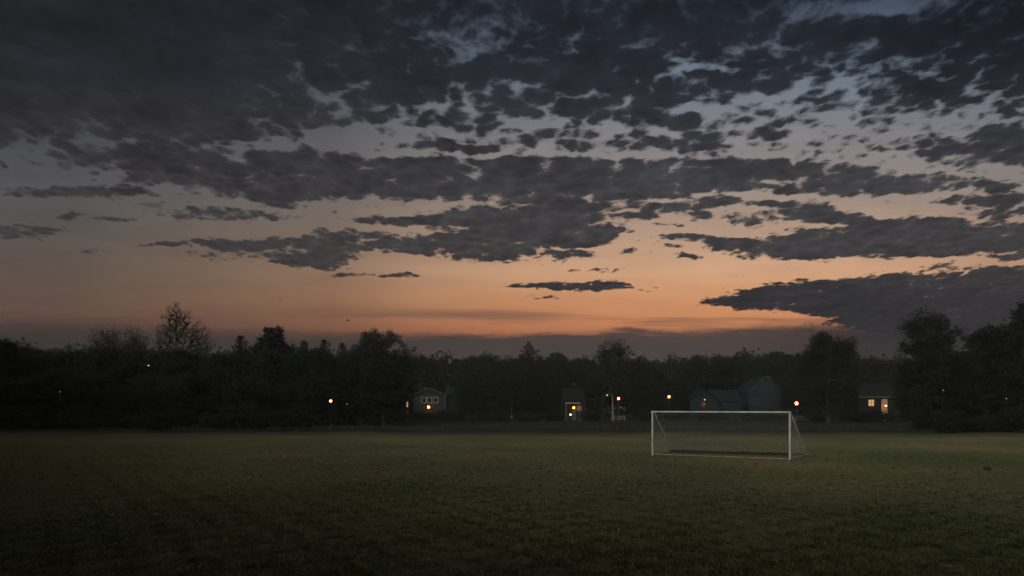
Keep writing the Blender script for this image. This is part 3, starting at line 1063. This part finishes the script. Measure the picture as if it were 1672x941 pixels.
def belt(px, ytop, d, label, group, wide=1.0):
    k = random.randrange(len(PRO))
    src, H0 = PRO[k]
    if k in used_pro:
        o = copy_tree(src)
    else:
        o = src
        used_pro.add(k)
    s = hz(ytop, d) / H0
    o.location = (gx(px, d), d, 0)
    o.rotation_euler = (0, 0, random.uniform(0, 6.28))
    o.scale = (s * wide, s * wide, s)
    tag(o, label, 'tree', group)
    return o


PROFILE = [(-80, 556), (0, 562), (40, 561), (70, 569), (98, 562), (150, 565), (250, 567), (350, 572), (420, 568), (480, 571), (560, 567), (600, 572), (680, 579), (740, 578), (770, 583),
           (840, 581), (960, 585), (1040, 584), (1080, 590), (1130, 583), (1180, 579), (1240, 577), (1320, 578), (1400, 579), (1465, 577), (1560, 566), (1640, 556), (1760, 540)]


def prof(px):
    for (a, ya), (b, yb_) in zip(PROFILE, PROFILE[1:]):
        if a <= px <= b:
            return ya + (yb_ - ya) * (px - a) / (b - a)
    return 575


LL = ('dark leafy tree in the solid belt of trees left of the houses', 'trees of the left belt')
LM = ('dark leafy tree in the low belt of trees rising behind the houses', 'trees of the belt behind the houses')
LR = ('dark leafy tree in the solid belt right of the lit window house', 'trees of the right belt')
LLF = ('low dark tree at the field edge in front of the left belt', 'low trees in front of the left belt')
x_ = -70
while x_ < 640:
    belt(x_, prof(x_) + random.uniform(-3, 11), random.uniform(100, 112), *LL, wide=random.uniform(0.9, 1.25))
    x_ += random.uniform(32, 46)
x_ = -60
while x_ < 520:
    belt(x_, random.uniform(598, 632), random.uniform(90, 99), *LLF, wide=random.uniform(1.0, 1.5))
    x_ += random.uniform(46, 58)
x_ = 650
while x_ < 1470:
    belt(x_, prof(x_) + random.uniform(-3, 9), random.uniform(172, 192), *LM, wide=random.uniform(0.95, 1.3))
    x_ += random.uniform(28, 36)
x_ = 1512
while x_ < 1760:
    belt(x_, prof(x_) + random.uniform(0, 14), random.uniform(90, 100), *LR, wide=1.1)
    x_ += random.uniform(34, 42)
# unseen trees added beside and behind the camera to shade the near grass
for (x_, y_, h_) in [(-27, 10, 25), (-37, 24, 27), (-48, 40, 27), (-20, -4, 25), (-9, -9, 19), (2, -11, 18), (14, -12, 18), (-59, 57, 27), (-32, 2, 25), (38, 12, 18), (60, 56, 22), (70, 72, 22), (-72, 76, 26)]:
    o = copy_tree(PRO[0][0])
    s_ = h_ / PRO[0][1]
    o.location = (x_, y_, 0)
    o.scale = (s_ * 1.3, s_ * 1.3, s_)
    o.rotation_euler = (0, 0, random.uniform(0, 6.28))
    tag(o, 'tall leafy tree added out of view to shade the near field', 'tree', 'unseen added shade trees')
# trees standing between the houses
for (px, yt, d, w, lab) in [
    (555, 606, 135, 1.1, 'low dark tree behind the lone lamp at the left'), (600, 612, 140, 1.2, 'bushy dark tree under the big round tree'),
    (634, 618, 148, 0.9, 'dark tree just left of the house with white windows'), (775, 604, 148, 1.2, 'dark tree just right of the house with white windows'),
    (810, 612, 140, 1.1, 'dark tree left of the thin red post'), (855, 606, 142, 1.2, 'dark tree right of the thin red post'),
    (893, 618, 146, 0.9, 'dark tree just left of the porch house'), (972, 612, 150, 0.8, 'dark tree just right of the porch house'),
    (1048, 606, 152, 1.1, 'dark tree between the two lamps left of the goal'), (1085, 618, 158, 1.0, 'dark tree behind the lamp nearest the left goal post'), (1112, 610, 160, 0.8, 'dark tree left of the long low house'),
    (1334, 600, 140, 1.0, 'dark tree right of the brightest lamp'), (1378, 604, 150, 1.0, 'dark tree left of the house with the lit window'),
    (1484, 606, 150, 1.0, 'dark tree right of the house with the lit window'), (1292, 612, 158, 0.8, 'dark tree right of the tall gabled house'),
]:
    belt(px, yt, d, lab, None, w)
for k, (o, _h) in enumerate(PRO):
    if k not in used_pro:
        for ch in list(o.children):
            bpy.data.objects.remove(ch)
        bpy.data.objects.remove(o)

# far wood behind everything: one mass
fx = RNG.uniform(-330, 330, 5200)
fd = 245 + RNG.uniform(-6, 10, 5200)
ftop = np.interp(fx / 245 * F + CX, [a for a, b in PROFILE], [b + 6 for a, b in PROFILE])
fz = RNG.random(5200) ** 0.8 * (EYE + (HY - ftop) / F * 245) * (1 + 0.06 * np.sin(fx * 0.5) + 0.05 * np.sin(fx * 1.3))
fw = leaf_quads(np.stack([fx, fd, fz], -1), 9, 1.0, 0.75)
fw[:, 2] = np.maximum(fw[:, 2], 0.02)
tag(link('far_woods', np_mesh('far_woods', fw, 4, M['leaf'])), kind='stuff')


# shrubs
def shrub(px, ytop, hw, d, label, group=None):
    H, w = hz(ytop, d), hw / F * d
    pts = sample_lobes([(0, 0, H * 0.45, w, w * 0.7, H * 0.45), (-w * .4, 0, H * 0.6, w * .45, w * .5, H * .35), (w * .45, 0.1, H * 0.55, w * .45, w * .5, H * .36)], 90, 0.45)
    pts[:, 2] = np.maximum(pts[:, 2], 0.1)
    t = empty('shrub', (gx(px, d), d, 0), 0, label, 'shrub', group)
    skeleton([(0, 0, -.1), (0.02, 0, H * .2), (0, 0.03, H * .4), (0, 0, H * .55)], 0.06, pts[:30], 0.012, 4).build('stem', M['bark'], t)
    cv = leaf_quads(pts, 24, 0.2, 0.14)
    cv[:, 2] = np.clip(cv[:, 2], 0.03, H * 1.1)
    link('foliage', np_mesh('foliage', cv, 4, M['leaf']), t)
    return t


for (px, yt, hw, d, lab) in [
    (690, 674, 26, 138, 'dark shrub below the lantern of the white window house'), (735, 670, 26, 138, 'dark shrub under the right wing of the white window house'),
    (652, 674, 14, 138, 'dark shrub below the bright door left of the white window house'), (905, 672, 18, 138, 'dark shrub left of the porch house'),
    (965, 671, 18, 140, 'dark shrub right of the porch house'), (1096, 668, 14, 146, 'shrub lit warm by the lamp nearest the left goal post'),
    (1060, 672, 22, 140, 'dark shrub behind the left goal post'), (1160, 674, 34, 142, 'wide dark shrub in front of the long low house'),
    (1245, 674, 34, 142, 'wide dark shrub in front of the tall gabled house'), (1335, 675, 24, 132, 'dark shrub right of the brightest lamp'),
    (1405, 670, 20, 128, 'dark shrub left under the lit window'), (1440, 670, 24, 128, 'dark shrub below the glowing door'), (1482, 668, 18, 132, 'dark shrub right of the glowing door'),
    (560, 672, 34, 126, 'dark shrub under the lone lamp at the left'), (615, 672, 30, 130, 'dark shrub under the big round tree'),
    (800, 672, 30, 138, 'dark shrub left of the thin red post'), (868, 673, 26, 138, 'dark shrub right of the thin red post'),
]:
    shrub(px, yt, hw, d, lab)
for k in range(9):
    px = 1512 + k * 26
    shrub(px + random.uniform(-10, 10), random.uniform(655, 682), random.uniform(16, 34), 82 + random.uniform(-6, 4), 'low dark shrub along the foot of the right belt of trees', 'shrubs along the right belt')
for k in range(12):
    px = -20 + k * 46
    shrub(px + random.uniform(-14, 14), random.uniform(658, 682), random.uniform(20, 40), 89 + random.uniform(-5, 4), 'low dark shrub along the foot of the left belt of trees', 'shrubs along the left belt')


# ------------------------------------------------------------------ houses
def window(parent, x0, x1, z0, z1, y, frame_m, pane_m, bars=1, rows=1, fw_=0.07):
    """window in a wall facing the field (towards -y) at y: frame with bars as the part, pane its sub-part"""
    m = MB()
    m.box(x0 - fw_, x0, y - 0.06, y + 0.02, z0 - fw_, z1 + fw_)
    m.box(x1, x1 + fw_, y - 0.06, y + 0.02, z0 - fw_, z1 + fw_)
    m.box(x0, x1, y - 0.06, y + 0.02, z1, z1 + fw_)
    m.box(x0, x1, y - 0.075, y + 0.02, z0 - fw_, z0)
    for i in range(1, bars + 1):
        xm = x0 + (x1 - x0) * i / (bars + 1)
        m.box(xm - 0.03, xm + 0.03, y - 0.05, y + 0.015, z0, z1)
    for i in range(1, rows + 1):
        zm = z0 + (z1 - z0) * i / (rows + 1)
        m.box(x0, x1, y - 0.045, y + 0.012, zm - 0.025, zm + 0.025)
    w = m.build('window', frame_m, parent)
    MB().box(x0, x1, y - 0.02, y - 0.005, z0, z1).build('pane', pane_m, w)
    return w


def lantern(parent, p, r, lamp_m, name='lantern'):
    m = MB()
    m.box(p[0] - 0.06, p[0] + 0.06, p[1] + r * 0.3, p[1] + 0.6, p[2] + r * 1.0, p[2] + r * 1.0 + 0.05)
    m.tube([(p[0], p[1], p[2] + r * 0.9), (p[0], p[1], p[2] + r * 1.35)], [r * 0.7, r * 0.12], 10)
    l = m.build(name, M['dark_steel'], parent)
    MB().ball(p, r * 0.85, 12, 8).build('bulb', lamp_m, l, smooth=True)
    MB().ball(p, r * 1.45, 14, 10).build('globe', M['halo_glass'], l, smooth=True)  # wide shell added to draw the lantern's halo
    return l


def gable(parent, x0, x1, y0, y1, ze, zp, wall_m, roof_m, over=0.35, xp=None, th=0.16, trim_m=None):
    """gable end facing the field"""
    xm = (x0 + x1) / 2 if xp is None else xp
    MB().prism([(x0, -0.1), (x1, -0.1), (x1, ze), (xm, zp), (x0, ze)], 'y', y0, y1).build('wall', wall_m, parent)
    s0 = (zp - ze) / (xm - x0)
    s1 = (zp - ze) / (x1 - xm)
    o = over
    r = MB().prism([(x0 - o, ze - o * s0 + 0.004), (xm, zp + 0.004), (x1 + o, ze - o * s1 + 0.004), (x1 + o, ze - o * s1 + th), (xm, zp + th), (x0 - o, ze - o * s0 + th)], 'y', y0 - o, y1 + o).build('roof', roof_m, parent)
    if trim_m:
        MB().prism([(x0 - o, ze - o * s0 - 0.02), (xm, zp - 0.02), (x1 + o, ze - o * s1 - 0.02), (x1 + o, ze - o * s1 + th - 0.03), (xm, zp + th - 0.03), (x0 - o, ze - o * s0 + th - 0.03)], 'y', y0 - o - 0.05, y0 - o - 0.003).build('bargeboard', trim_m, r)
    return r


def eaves(parent, x0, x1, y0, y1, ze, zp, wall_m, roof_m, over=0.4, th=0.16, trim_m=None):
    """long side facing the field, ridge parallel to it"""
    ym = (y0 + y1) / 2
    MB().prism([(y0, -0.1), (y1, -0.1), (y1, ze), (ym, zp), (y0, ze)], 'x', x0, x1).build('wall', wall_m, parent)
    s = (zp - ze) / (ym - y0)
    o = over
    r = MB().prism([(y0 - o, ze - o * s + 0.004), (ym, zp + 0.004), (y1 + o, ze - o * s + 0.004), (y1 + o, ze - o * s + th), (ym, zp + th), (y0 - o, ze - o * s + th)], 'x', x0 - o * .6, x1 + o * .6).build('roof', roof_m, parent)
    if trim_m:
        MB().box(x0 - o * .6, x1 + o * .6, y0 - o - 0.06, y0 - o - 0.004, ze - o * s - 0.1, ze - o * s + th - 0.02).build('fascia', trim_m, r)
    return r


# 1: brown gabled house with a bank of white framed windows
d = 150.0
h1 = empty('gabled_house', (gx(700, d), d, 0), 0, 'brown gabled house with a row of white framed windows and one lit lantern', 'house')
ox = gx(700, d)
lx = lambda px: gx(px, d) - ox
gable(h1, lx(674.5), lx(727), 0, 12, hz(645.5, d), hz(634, d), M['cedar'], M['shingle'], over=0.45, trim_m=M['dull_trim'])
eaves(h1, lx(727) + 0.003, lx(752), 2.0, 9, hz(645, d), hz(632.5, d), M['cedar'], M['blue_shingle'])
for (a, b) in ((689, 695.5), (698, 704.5), (708, 714.5)):
    window(h1, lx(a), lx(b), hz(657.5, d), hz(649.5, d), 0, M['trim'], M['glass'], 0, 0, 0.10)
MB().box(lx(683), lx(687.2), -0.06, -0.004, hz(658, d), hz(649, d)).build('shutter', M['dark_steel'], h1)
MB().box(lx(688), lx(716), -0.5, -0.3, -0.05, hz(668, d)).build('porch_wall', M['cedar'], h1)
lantern(h1, (lx(700.5), -0.75, hz(665, d)), 0.22, M['lamp'])
MB().box(lx(727) + 0.02, lx(727) + 0.2, -1.6, -1.42, -0.05, hz(645, d)).build('porch_post', M['dull_trim'], h1)
MB().prism([(lx(684), hz(641.8, d)), (lx(700.7), hz(637.5, d)), (lx(717), hz(641.8, d)), (lx(717), hz(641.2, d)), (lx(700.7), hz(636.6, d)), (lx(684), hz(641.2, d))], 'y', -0.12, -0.004).build('gable_brace', M['dark_steel'], h1)
# the annex left of it with the lit door edge
d2 = 152.0
an = empty('garden_shed', (gx(663, d2), d2, 0), 0, 'small dark shed with a bright lit door left of the white window house', 'shed')
ox2 = gx(663, d2)
ax = lambda px: gx(px, d2) - ox2
gable(an, ax(652), ax(672), 0, 4, hz(651, d2), hz(645, d2), M['dark_siding'], M['shingle'], over=0.25)
dr = MB().box(ax(663.4), ax(666.8), -0.07, -0.005, -0.02, hz(655.2, d2)).build('door', M['door'], an)
MB().box(ax(664.2), ax(666.2), -0.085, -0.072, hz(664.5, d2), hz(656, d2)).build('pane', M['window_lit'], dr)
lantern(an, (ax(661.8), -0.35, hz(660.8, d2)), 0.12, M['lamp'])

# 2: porch house
d = 148.0
h2 = empty('porch_house', (gx(937, d), d, 0), 0, 'small house with a pale porch beam and two bright porch lamps', 'house')
ox3 = gx(937, d)
bx_ = lambda px: gx(px, d) - ox3
eaves(h2, bx_(920), bx_(956), 0, 8, hz(657, d), hz(636, d), M['grey_siding'], M['shingle'], over=0.2)
MB().box(bx_(922), bx_(946), -2.1, -1.95, hz(659.3, d), hz(657.6, d)).build('porch_beam', M['trim'], h2)
pr_ = MB().prism([(-2.2, hz(657.4, d)), (0.1, hz(652, d)), (0.1, hz(651, d)), (-2.2, hz(656.4, d))], 'x', bx_(921), bx_(947)).build('porch_roof', M['shingle'], h2)
for px in (923, 945):
    MB().box(bx_(px) - 0.08, bx_(px) + 0.08, -2.1, -1.94, -0.05, hz(659.4, d)).build('porch_post', M['dull_trim'], h2)
dr = MB().box(bx_(934.5), bx_(940), -0.06, -0.004, -0.02, hz(661, d)).build('door', M['door'], h2)
window(h2, bx_(942), bx_(949), hz(670, d), hz(663, d), -0.002, M['dull_trim'], M['window_dim'], 1, 1)
lantern(h2, (bx_(936.4), -0.6, hz(666, d)), 0.20, M['lamp'])
pl = MB()
pl.tube([(0, 0, -0.05), (0, 0, 1.0)], 0.05, 8)
gl = empty('path_lamp', (gx(931.6, 143), 143, 0), 0, 'short garden lamp with a round glowing globe before the porch house', 'lamp')
zz = hz(677.3, 143)
MB().tube([(0, 0, -0.05), (0, 0, zz - 0.19)], 0.05, 8).build('post', M['dark_steel'], gl)
MB().ball((0, 0, zz), 0.11, 12, 8, 0.9).build('bulb', M['lamp'], gl, smooth=True)
MB().ball((0, 0, zz), 0.22, 14, 10, 0.9).build('globe', M['halo_glass'], gl, smooth=True)

# 3: long low house
d = 156.0
h3 = empty('ranch_house', (gx(1165, d), d, 0), 0, 'long low blue grey house with a dark roof seen over the crossbar', 'house')
ox4 = gx(1165, d)
cx_ = lambda px: gx(px, d) - ox4
gable(h3, cx_(1126), cx_(1172), 0, 12, hz(652, d), hz(635.5, d), M['slate_siding'], M['blue_shingle'], over=0.4, xp=cx_(1149))
eaves(h3, cx_(1172) + 0.003, cx_(1216), 2.5, 10.5, hz(655, d), hz(637, d), M['slate_siding'], M['blue_shingle'], over=0.3)
window(h3, cx_(1144.5), cx_(1150.5), hz(664, d), hz(657, d), 0, M['dull_trim'], M['glass'], 1, 0)
window(h3, cx_(1186), cx_(1194), hz(665, d), hz(659, d), 2.5, M['dull_trim'], M['glass'], 1, 0)
lantern(h3, (cx_(1150), -0.35, hz(653, d)), 0.14, M['lamp_dim'])

# 4: tall gabled house
d = 164.0
h4 = empty('tall_house', (gx(1248, d), d, 0), 0, 'tall pale blue house with a steep gable and a small attic window', 'house')
ox5 = gx(1248, d)
ex_ = lambda px: gx(px, d) - ox5
gable(h4, ex_(1222), ex_(1279), 0, 12, hz(640, d), hz(615, d), M['pale_siding'], M['blue_shingle'], over=0.35, xp=ex_(1250), trim_m=M['dull_trim'])
window(h4, ex_(1248.4), ex_(1252), hz(633.5, d), hz(624.5, d), 0, M['dull_trim'], M['glass'], 0, 1)
window(h4, ex_(1232), ex_(1239), hz(662, d), hz(651, d), 0, M['dull_trim'], M['glass'], 1, 1)
window(h4, ex_(1260), ex_(1267), hz(662, d), hz(651, d), 0, M['dull_trim'], M['glass'], 1, 1)
MB().box(ex_(1266), ex_(1270), 5, 5.7, hz(630, d), hz(612, d)).build('chimney', M['stone'], h4)

# 5: dark house with the lit window and door
d = 140.0
h5 = empty('dark_house', (gx(1432, d), d, 0), 0, 'dark low house with one lit four pane window and a glowing doorway', 'house')
ox6 = gx(1432, d)
fx_ = lambda px: gx(px, d) - ox6
eaves(h5, fx_(1402), fx_(1462), 0, 8, hz(646.5, d), hz(626, d), M['dark_siding'], M['shingle'], over=0.45, trim_m=M['dull_trim'])
window(h5, fx_(1418), fx_(1427), hz(663, d), hz(653, d), 0, M['dark_steel'], M['window_lit'], 1, 1, 0.06)
dw = MB()
dw.box(fx_(1440.0) - .1, fx_(1440.0), -0.06, -0.004, -0.02, hz(652.4, d)).box(fx_(1448), fx_(1448) + .1, -0.06, -0.004, -0.02, hz(652.4, d)).box(fx_(1440) - .1, fx_(1448) + .1, -0.06, -0.004, hz(652.4, d), hz(651.5, d))
dw = dw.build('door_frame', M['trim'], h5)
MB().box(fx_(1440), fx_(1448), -0.05, -0.006, -0.02, hz(652.4, d)).build('door', M['window_dim'], dw)
lantern(h5, (fx_(1444.2), -0.5, hz(662.8, d)), 0.11, M['lamp'])


# ------------------------------------------------------------------ lamps
def street_lamp(px, py, d, r, lamp_m, label, kind='street_lamp', arm=0.0):
    o = empty(kind, (gx(px, d), d, 0), 0, label, 'lamp')
    z = hz(py, d)
    MB().tube([(-arm, 0.0, -0.1), (-arm, 0, z * 0.5), (-arm, 0, z - r * (1.8 if not arm else -1.2))], [0.09 if r > 0.12 else 0.03, 0.07 if r > 0.12 else 0.022, 0.055 if r > 0.12 else 0.016], 8).build('post', M['dark_steel'], o)
    if arm:
        MB().tube([(-arm, 0, z + r * 1.1), (-arm * .4, 0, z + r * 1.5), (0, 0, z + r * 0.9)], 0.035, 6).build('arm', M['dark_steel'], o)
    if r > 0.08:
        MB().ball((0, 0, z), r * 0.85, 12, 8).build('bulb', lamp_m, o, smooth=True)
        MB().ball((0, 0, z), r * 1.55, 14, 10).build('globe', M['halo_glass'], o, smooth=True)  # wide shell added to draw the lamp's halo
    else:
        MB().ball((0, 0, z), r, 12, 8).build('bulb', lamp_m, o, smooth=True)
    MB().tube([(0, 0, z + r * 1.7), (0, 0, z + r * 2.15)], [r * 0.95, r * 0.1], 10).build('cap', M['dark_steel'], o)
    return o


street_lamp(540, 655, 84, 0.12, M['lamp'], 'lone warm lamp on a post under the trees at the left')
street_lamp(1010, 651, 146, 0.20, M['lamp'], 'bright street lamp lighting a pale tree trunk left of the goal')
street_lamp(991, 645.3, 148, 0.2, M['lamp_dim'], 'dim small lamp on an arm left of the bright street lamp', arm=0.8)
street_lamp(1092.5, 648, 147, 0.20, M['lamp'], 'street lamp over a lit shrub nearest the left goal post')
street_lamp(1300.5, 659, 126, 0.22, M['lamp_bright'], 'brightest street lamp on a short post beyond the right goal post')
street_lamp(242.5, 597, 98, 0.085, M['lamp_dim'], 'small high warm lamp on a tall pole among the left trees', 'tall_lamp', arm=1.2)
for (px, py, d_, m_, lab) in [
    (98, 640, 90, 'lamp_cool', 'faint white lamp low in the far left trees'), (566.5, 660, 84, 'lamp_cool', 'faint white lamp right of the lone warm lamp'),
    (732, 611.5, 140, 'lamp_cool', 'faint white lamp high above the white window house roof'), (1540, 637.5, 82, 'lamp_cool', 'faint white lamp under the side branch tree'),
    (1643, 651, 80, 'lamp_cool', 'faint white lamp low near the right edge of the photo'),
]:
    street_lamp(px, py, d_, 0.065, M[m_], lab, 'pole_lamp')
# pale trunk lit by the lamp
tt = empty('lit_tree', (gx(1000.3, 147), 147, 0), 0, 'slender pale trunked tree lit warm from its right side by a lamp', 'tree')
hh = hz(606, 147)
pts = sample_lobes([(0, 0, hh * .75, 2.2, 2.0, hh * .22)], 90, .5)
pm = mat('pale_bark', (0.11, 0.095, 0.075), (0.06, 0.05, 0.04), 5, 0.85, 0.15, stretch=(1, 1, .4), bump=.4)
skeleton([(0, 0, -.1), (.05, 0, hh * .2), (-.04, .02, hh * .45), (.03, 0, hh * .8)], 0.2, pts, 0.014, 4).build('trunk', pm, tt)
link('crown', np_mesh('crown', leaf_quads(pts, 22, .4, .22), 4, M['leaf']), tt)

# thin red marker post with a small light at its foot
mp_ = empty('marker_post', (gx(835.5, 140), 140, 0), 0, 'thin faded red post standing alone between dark trees', 'post')
MB().tube([(0, 0, -0.1), (0, 0, hz(652, 140))], 0.075, 8).build('pole', M['red_post'], mp_)
MB().box(-0.12, 0.12, -0.16, -0.08, hz(682.5, 140), hz(680.3, 140)).build('reflector', M['trim'], mp_)

# low rail fences beside the lamps
def rail_fence(x0, x1, ytop, d, label):
    f = empty('rail_fence', (gx(x0, d), d, 0), 0, label, 'fence')
    w = gx(x1, d) - gx(x0, d)
    z = hz(ytop, d)
    n = max(2, int(w / 2.0))
    for k in range(n + 1):
        MB().box(w * k / n - 0.06, w * k / n + 0.06, -0.06, 0.06, -0.1, z + 0.06).build('fence_post', M['wood'], f)
    for zz_ in (z - 0.02, z * 0.5):
        MB().box(-0.1, w + 0.1, -0.10, -0.063, zz_ - 0.07, zz_ + 0.05).build('rail', M['wood'], f)
    return f


rail_fence(1299, 1348, 680.6, 137.5, 'low wooden rail fence lit by the brightest lamp')
rail_fence(1003, 1020, 680, 147.5, 'short wooden rail fence below the bright street lamp left of the goal')

# bird
p = at(567.5, 523.5, 70)
bd = MB()
bd.ball((0, 0, 0), 0.085, 10, 6, 0.8)
bd.tube([(-0.02, 0, 0.0), (-0.14, 0.03, 0.03), (-0.2, 0.03, 0.03)], [0.06, 0.045, 0.01], 8)
bd.tube([(0.04, 0, 0), (0.17, 0, -0.02), (0.24, 0, -0.02)], [0.06, 0.03, 0.035], 6)
br = tag(bd.build('bird', M['feather'], smooth=True), 'tiny dark bird flying alone over the left tree line', 'bird')
br.location = p
br.scale = (0.8, 0.8, 0.8)
for s in (-1, 1):
    MB().add([(-0.06, 0, 0.02), (0.07, 0, 0.02), (0.10, s * 0.17, 0.10), (-0.02, s * 0.19, 0.11), (0.12, s * 0.3, 0.05), (-0.06, 0, 0.035), (0.07, 0, 0.035), (0.10, s * 0.17, 0.11), (-0.02, s * 0.19, 0.12)],
             [(0, 1, 2, 3), (3, 2, 4), (8, 7, 6, 5), (8, 4, 7), (0, 3, 8, 5), (1, 6, 7, 2), (0, 5, 6, 1), (3, 4, 8), (2, 7, 4)]).build('wing', M['feather'], br)

# dark clod on the grass at the right
dc = EYE * F / (768 - HY)
ck = MB()
ck.ball((0, 0, 0.06), 0.13, 12, 8, 0.75)
c0_ = ck.build('stone', M['stone'], smooth=True)
for v_ in c0_.data.vertices:
    v_.co += v_.co.normalized() * 0.03 * math.sin(v_.co.x * 41 + v_.co.y * 29 + v_.co.z * 37)
c0_.location = (gx(1613, dc), dc, 0)
tag(c0_, 'small dark stone lying on the grass right of the goal', 'stone')

# ------------------------------------------------------------------ evening haze over the field
hm = bpy.data.materials.new('evening_haze')
hm.use_nodes = True
hm.node_tree.nodes.clear()
pv = hm.node_tree.nodes.new('ShaderNodeVolumePrincipled')
pv.inputs['Color'].default_value = (0.86, 0.86, 0.88, 1)
pv.inputs['Density'].default_value = HAZE
pv.inputs['Anisotropy'].default_value = 0.0
ho = hm.node_tree.nodes.new('ShaderNodeOutputMaterial')
hm.node_tree.links.new(pv.outputs[0], ho.inputs['Volume'])
tag(MB().box(-1300, 1300, -900, 1300, -1.2, 30).build('haze', hm), kind='stuff')

# ------------------------------------------------------------------ render settings
vs = scene.view_settings
scene.display_settings.display_device = 'sRGB'
vs.view_transform = 'Standard'
vs.look = 'None'
vs.exposure = 0.0
vs.gamma = 1.0
vs.use_curve_mapping = False
scene.render.engine = 'CYCLES'
cy = scene.cycles
cy.max_bounces = 6
cy.diffuse_bounces = 3
cy.glossy_bounces = 2
cy.transmission_bounces = 2
cy.sample_clamp_indirect = 3.0
cy.use_denoising = True
cy.denoiser = 'OPENIMAGEDENOISE'
cy.denoising_input_passes = 'RGB_ALBEDO_NORMAL'
cy.use_light_tree = True
world.cycles.sampling_method = 'MANUAL'
world.cycles.sample_map_resolution = 512
scene.render.film_transparent = False
cy.filter_width = 1.6
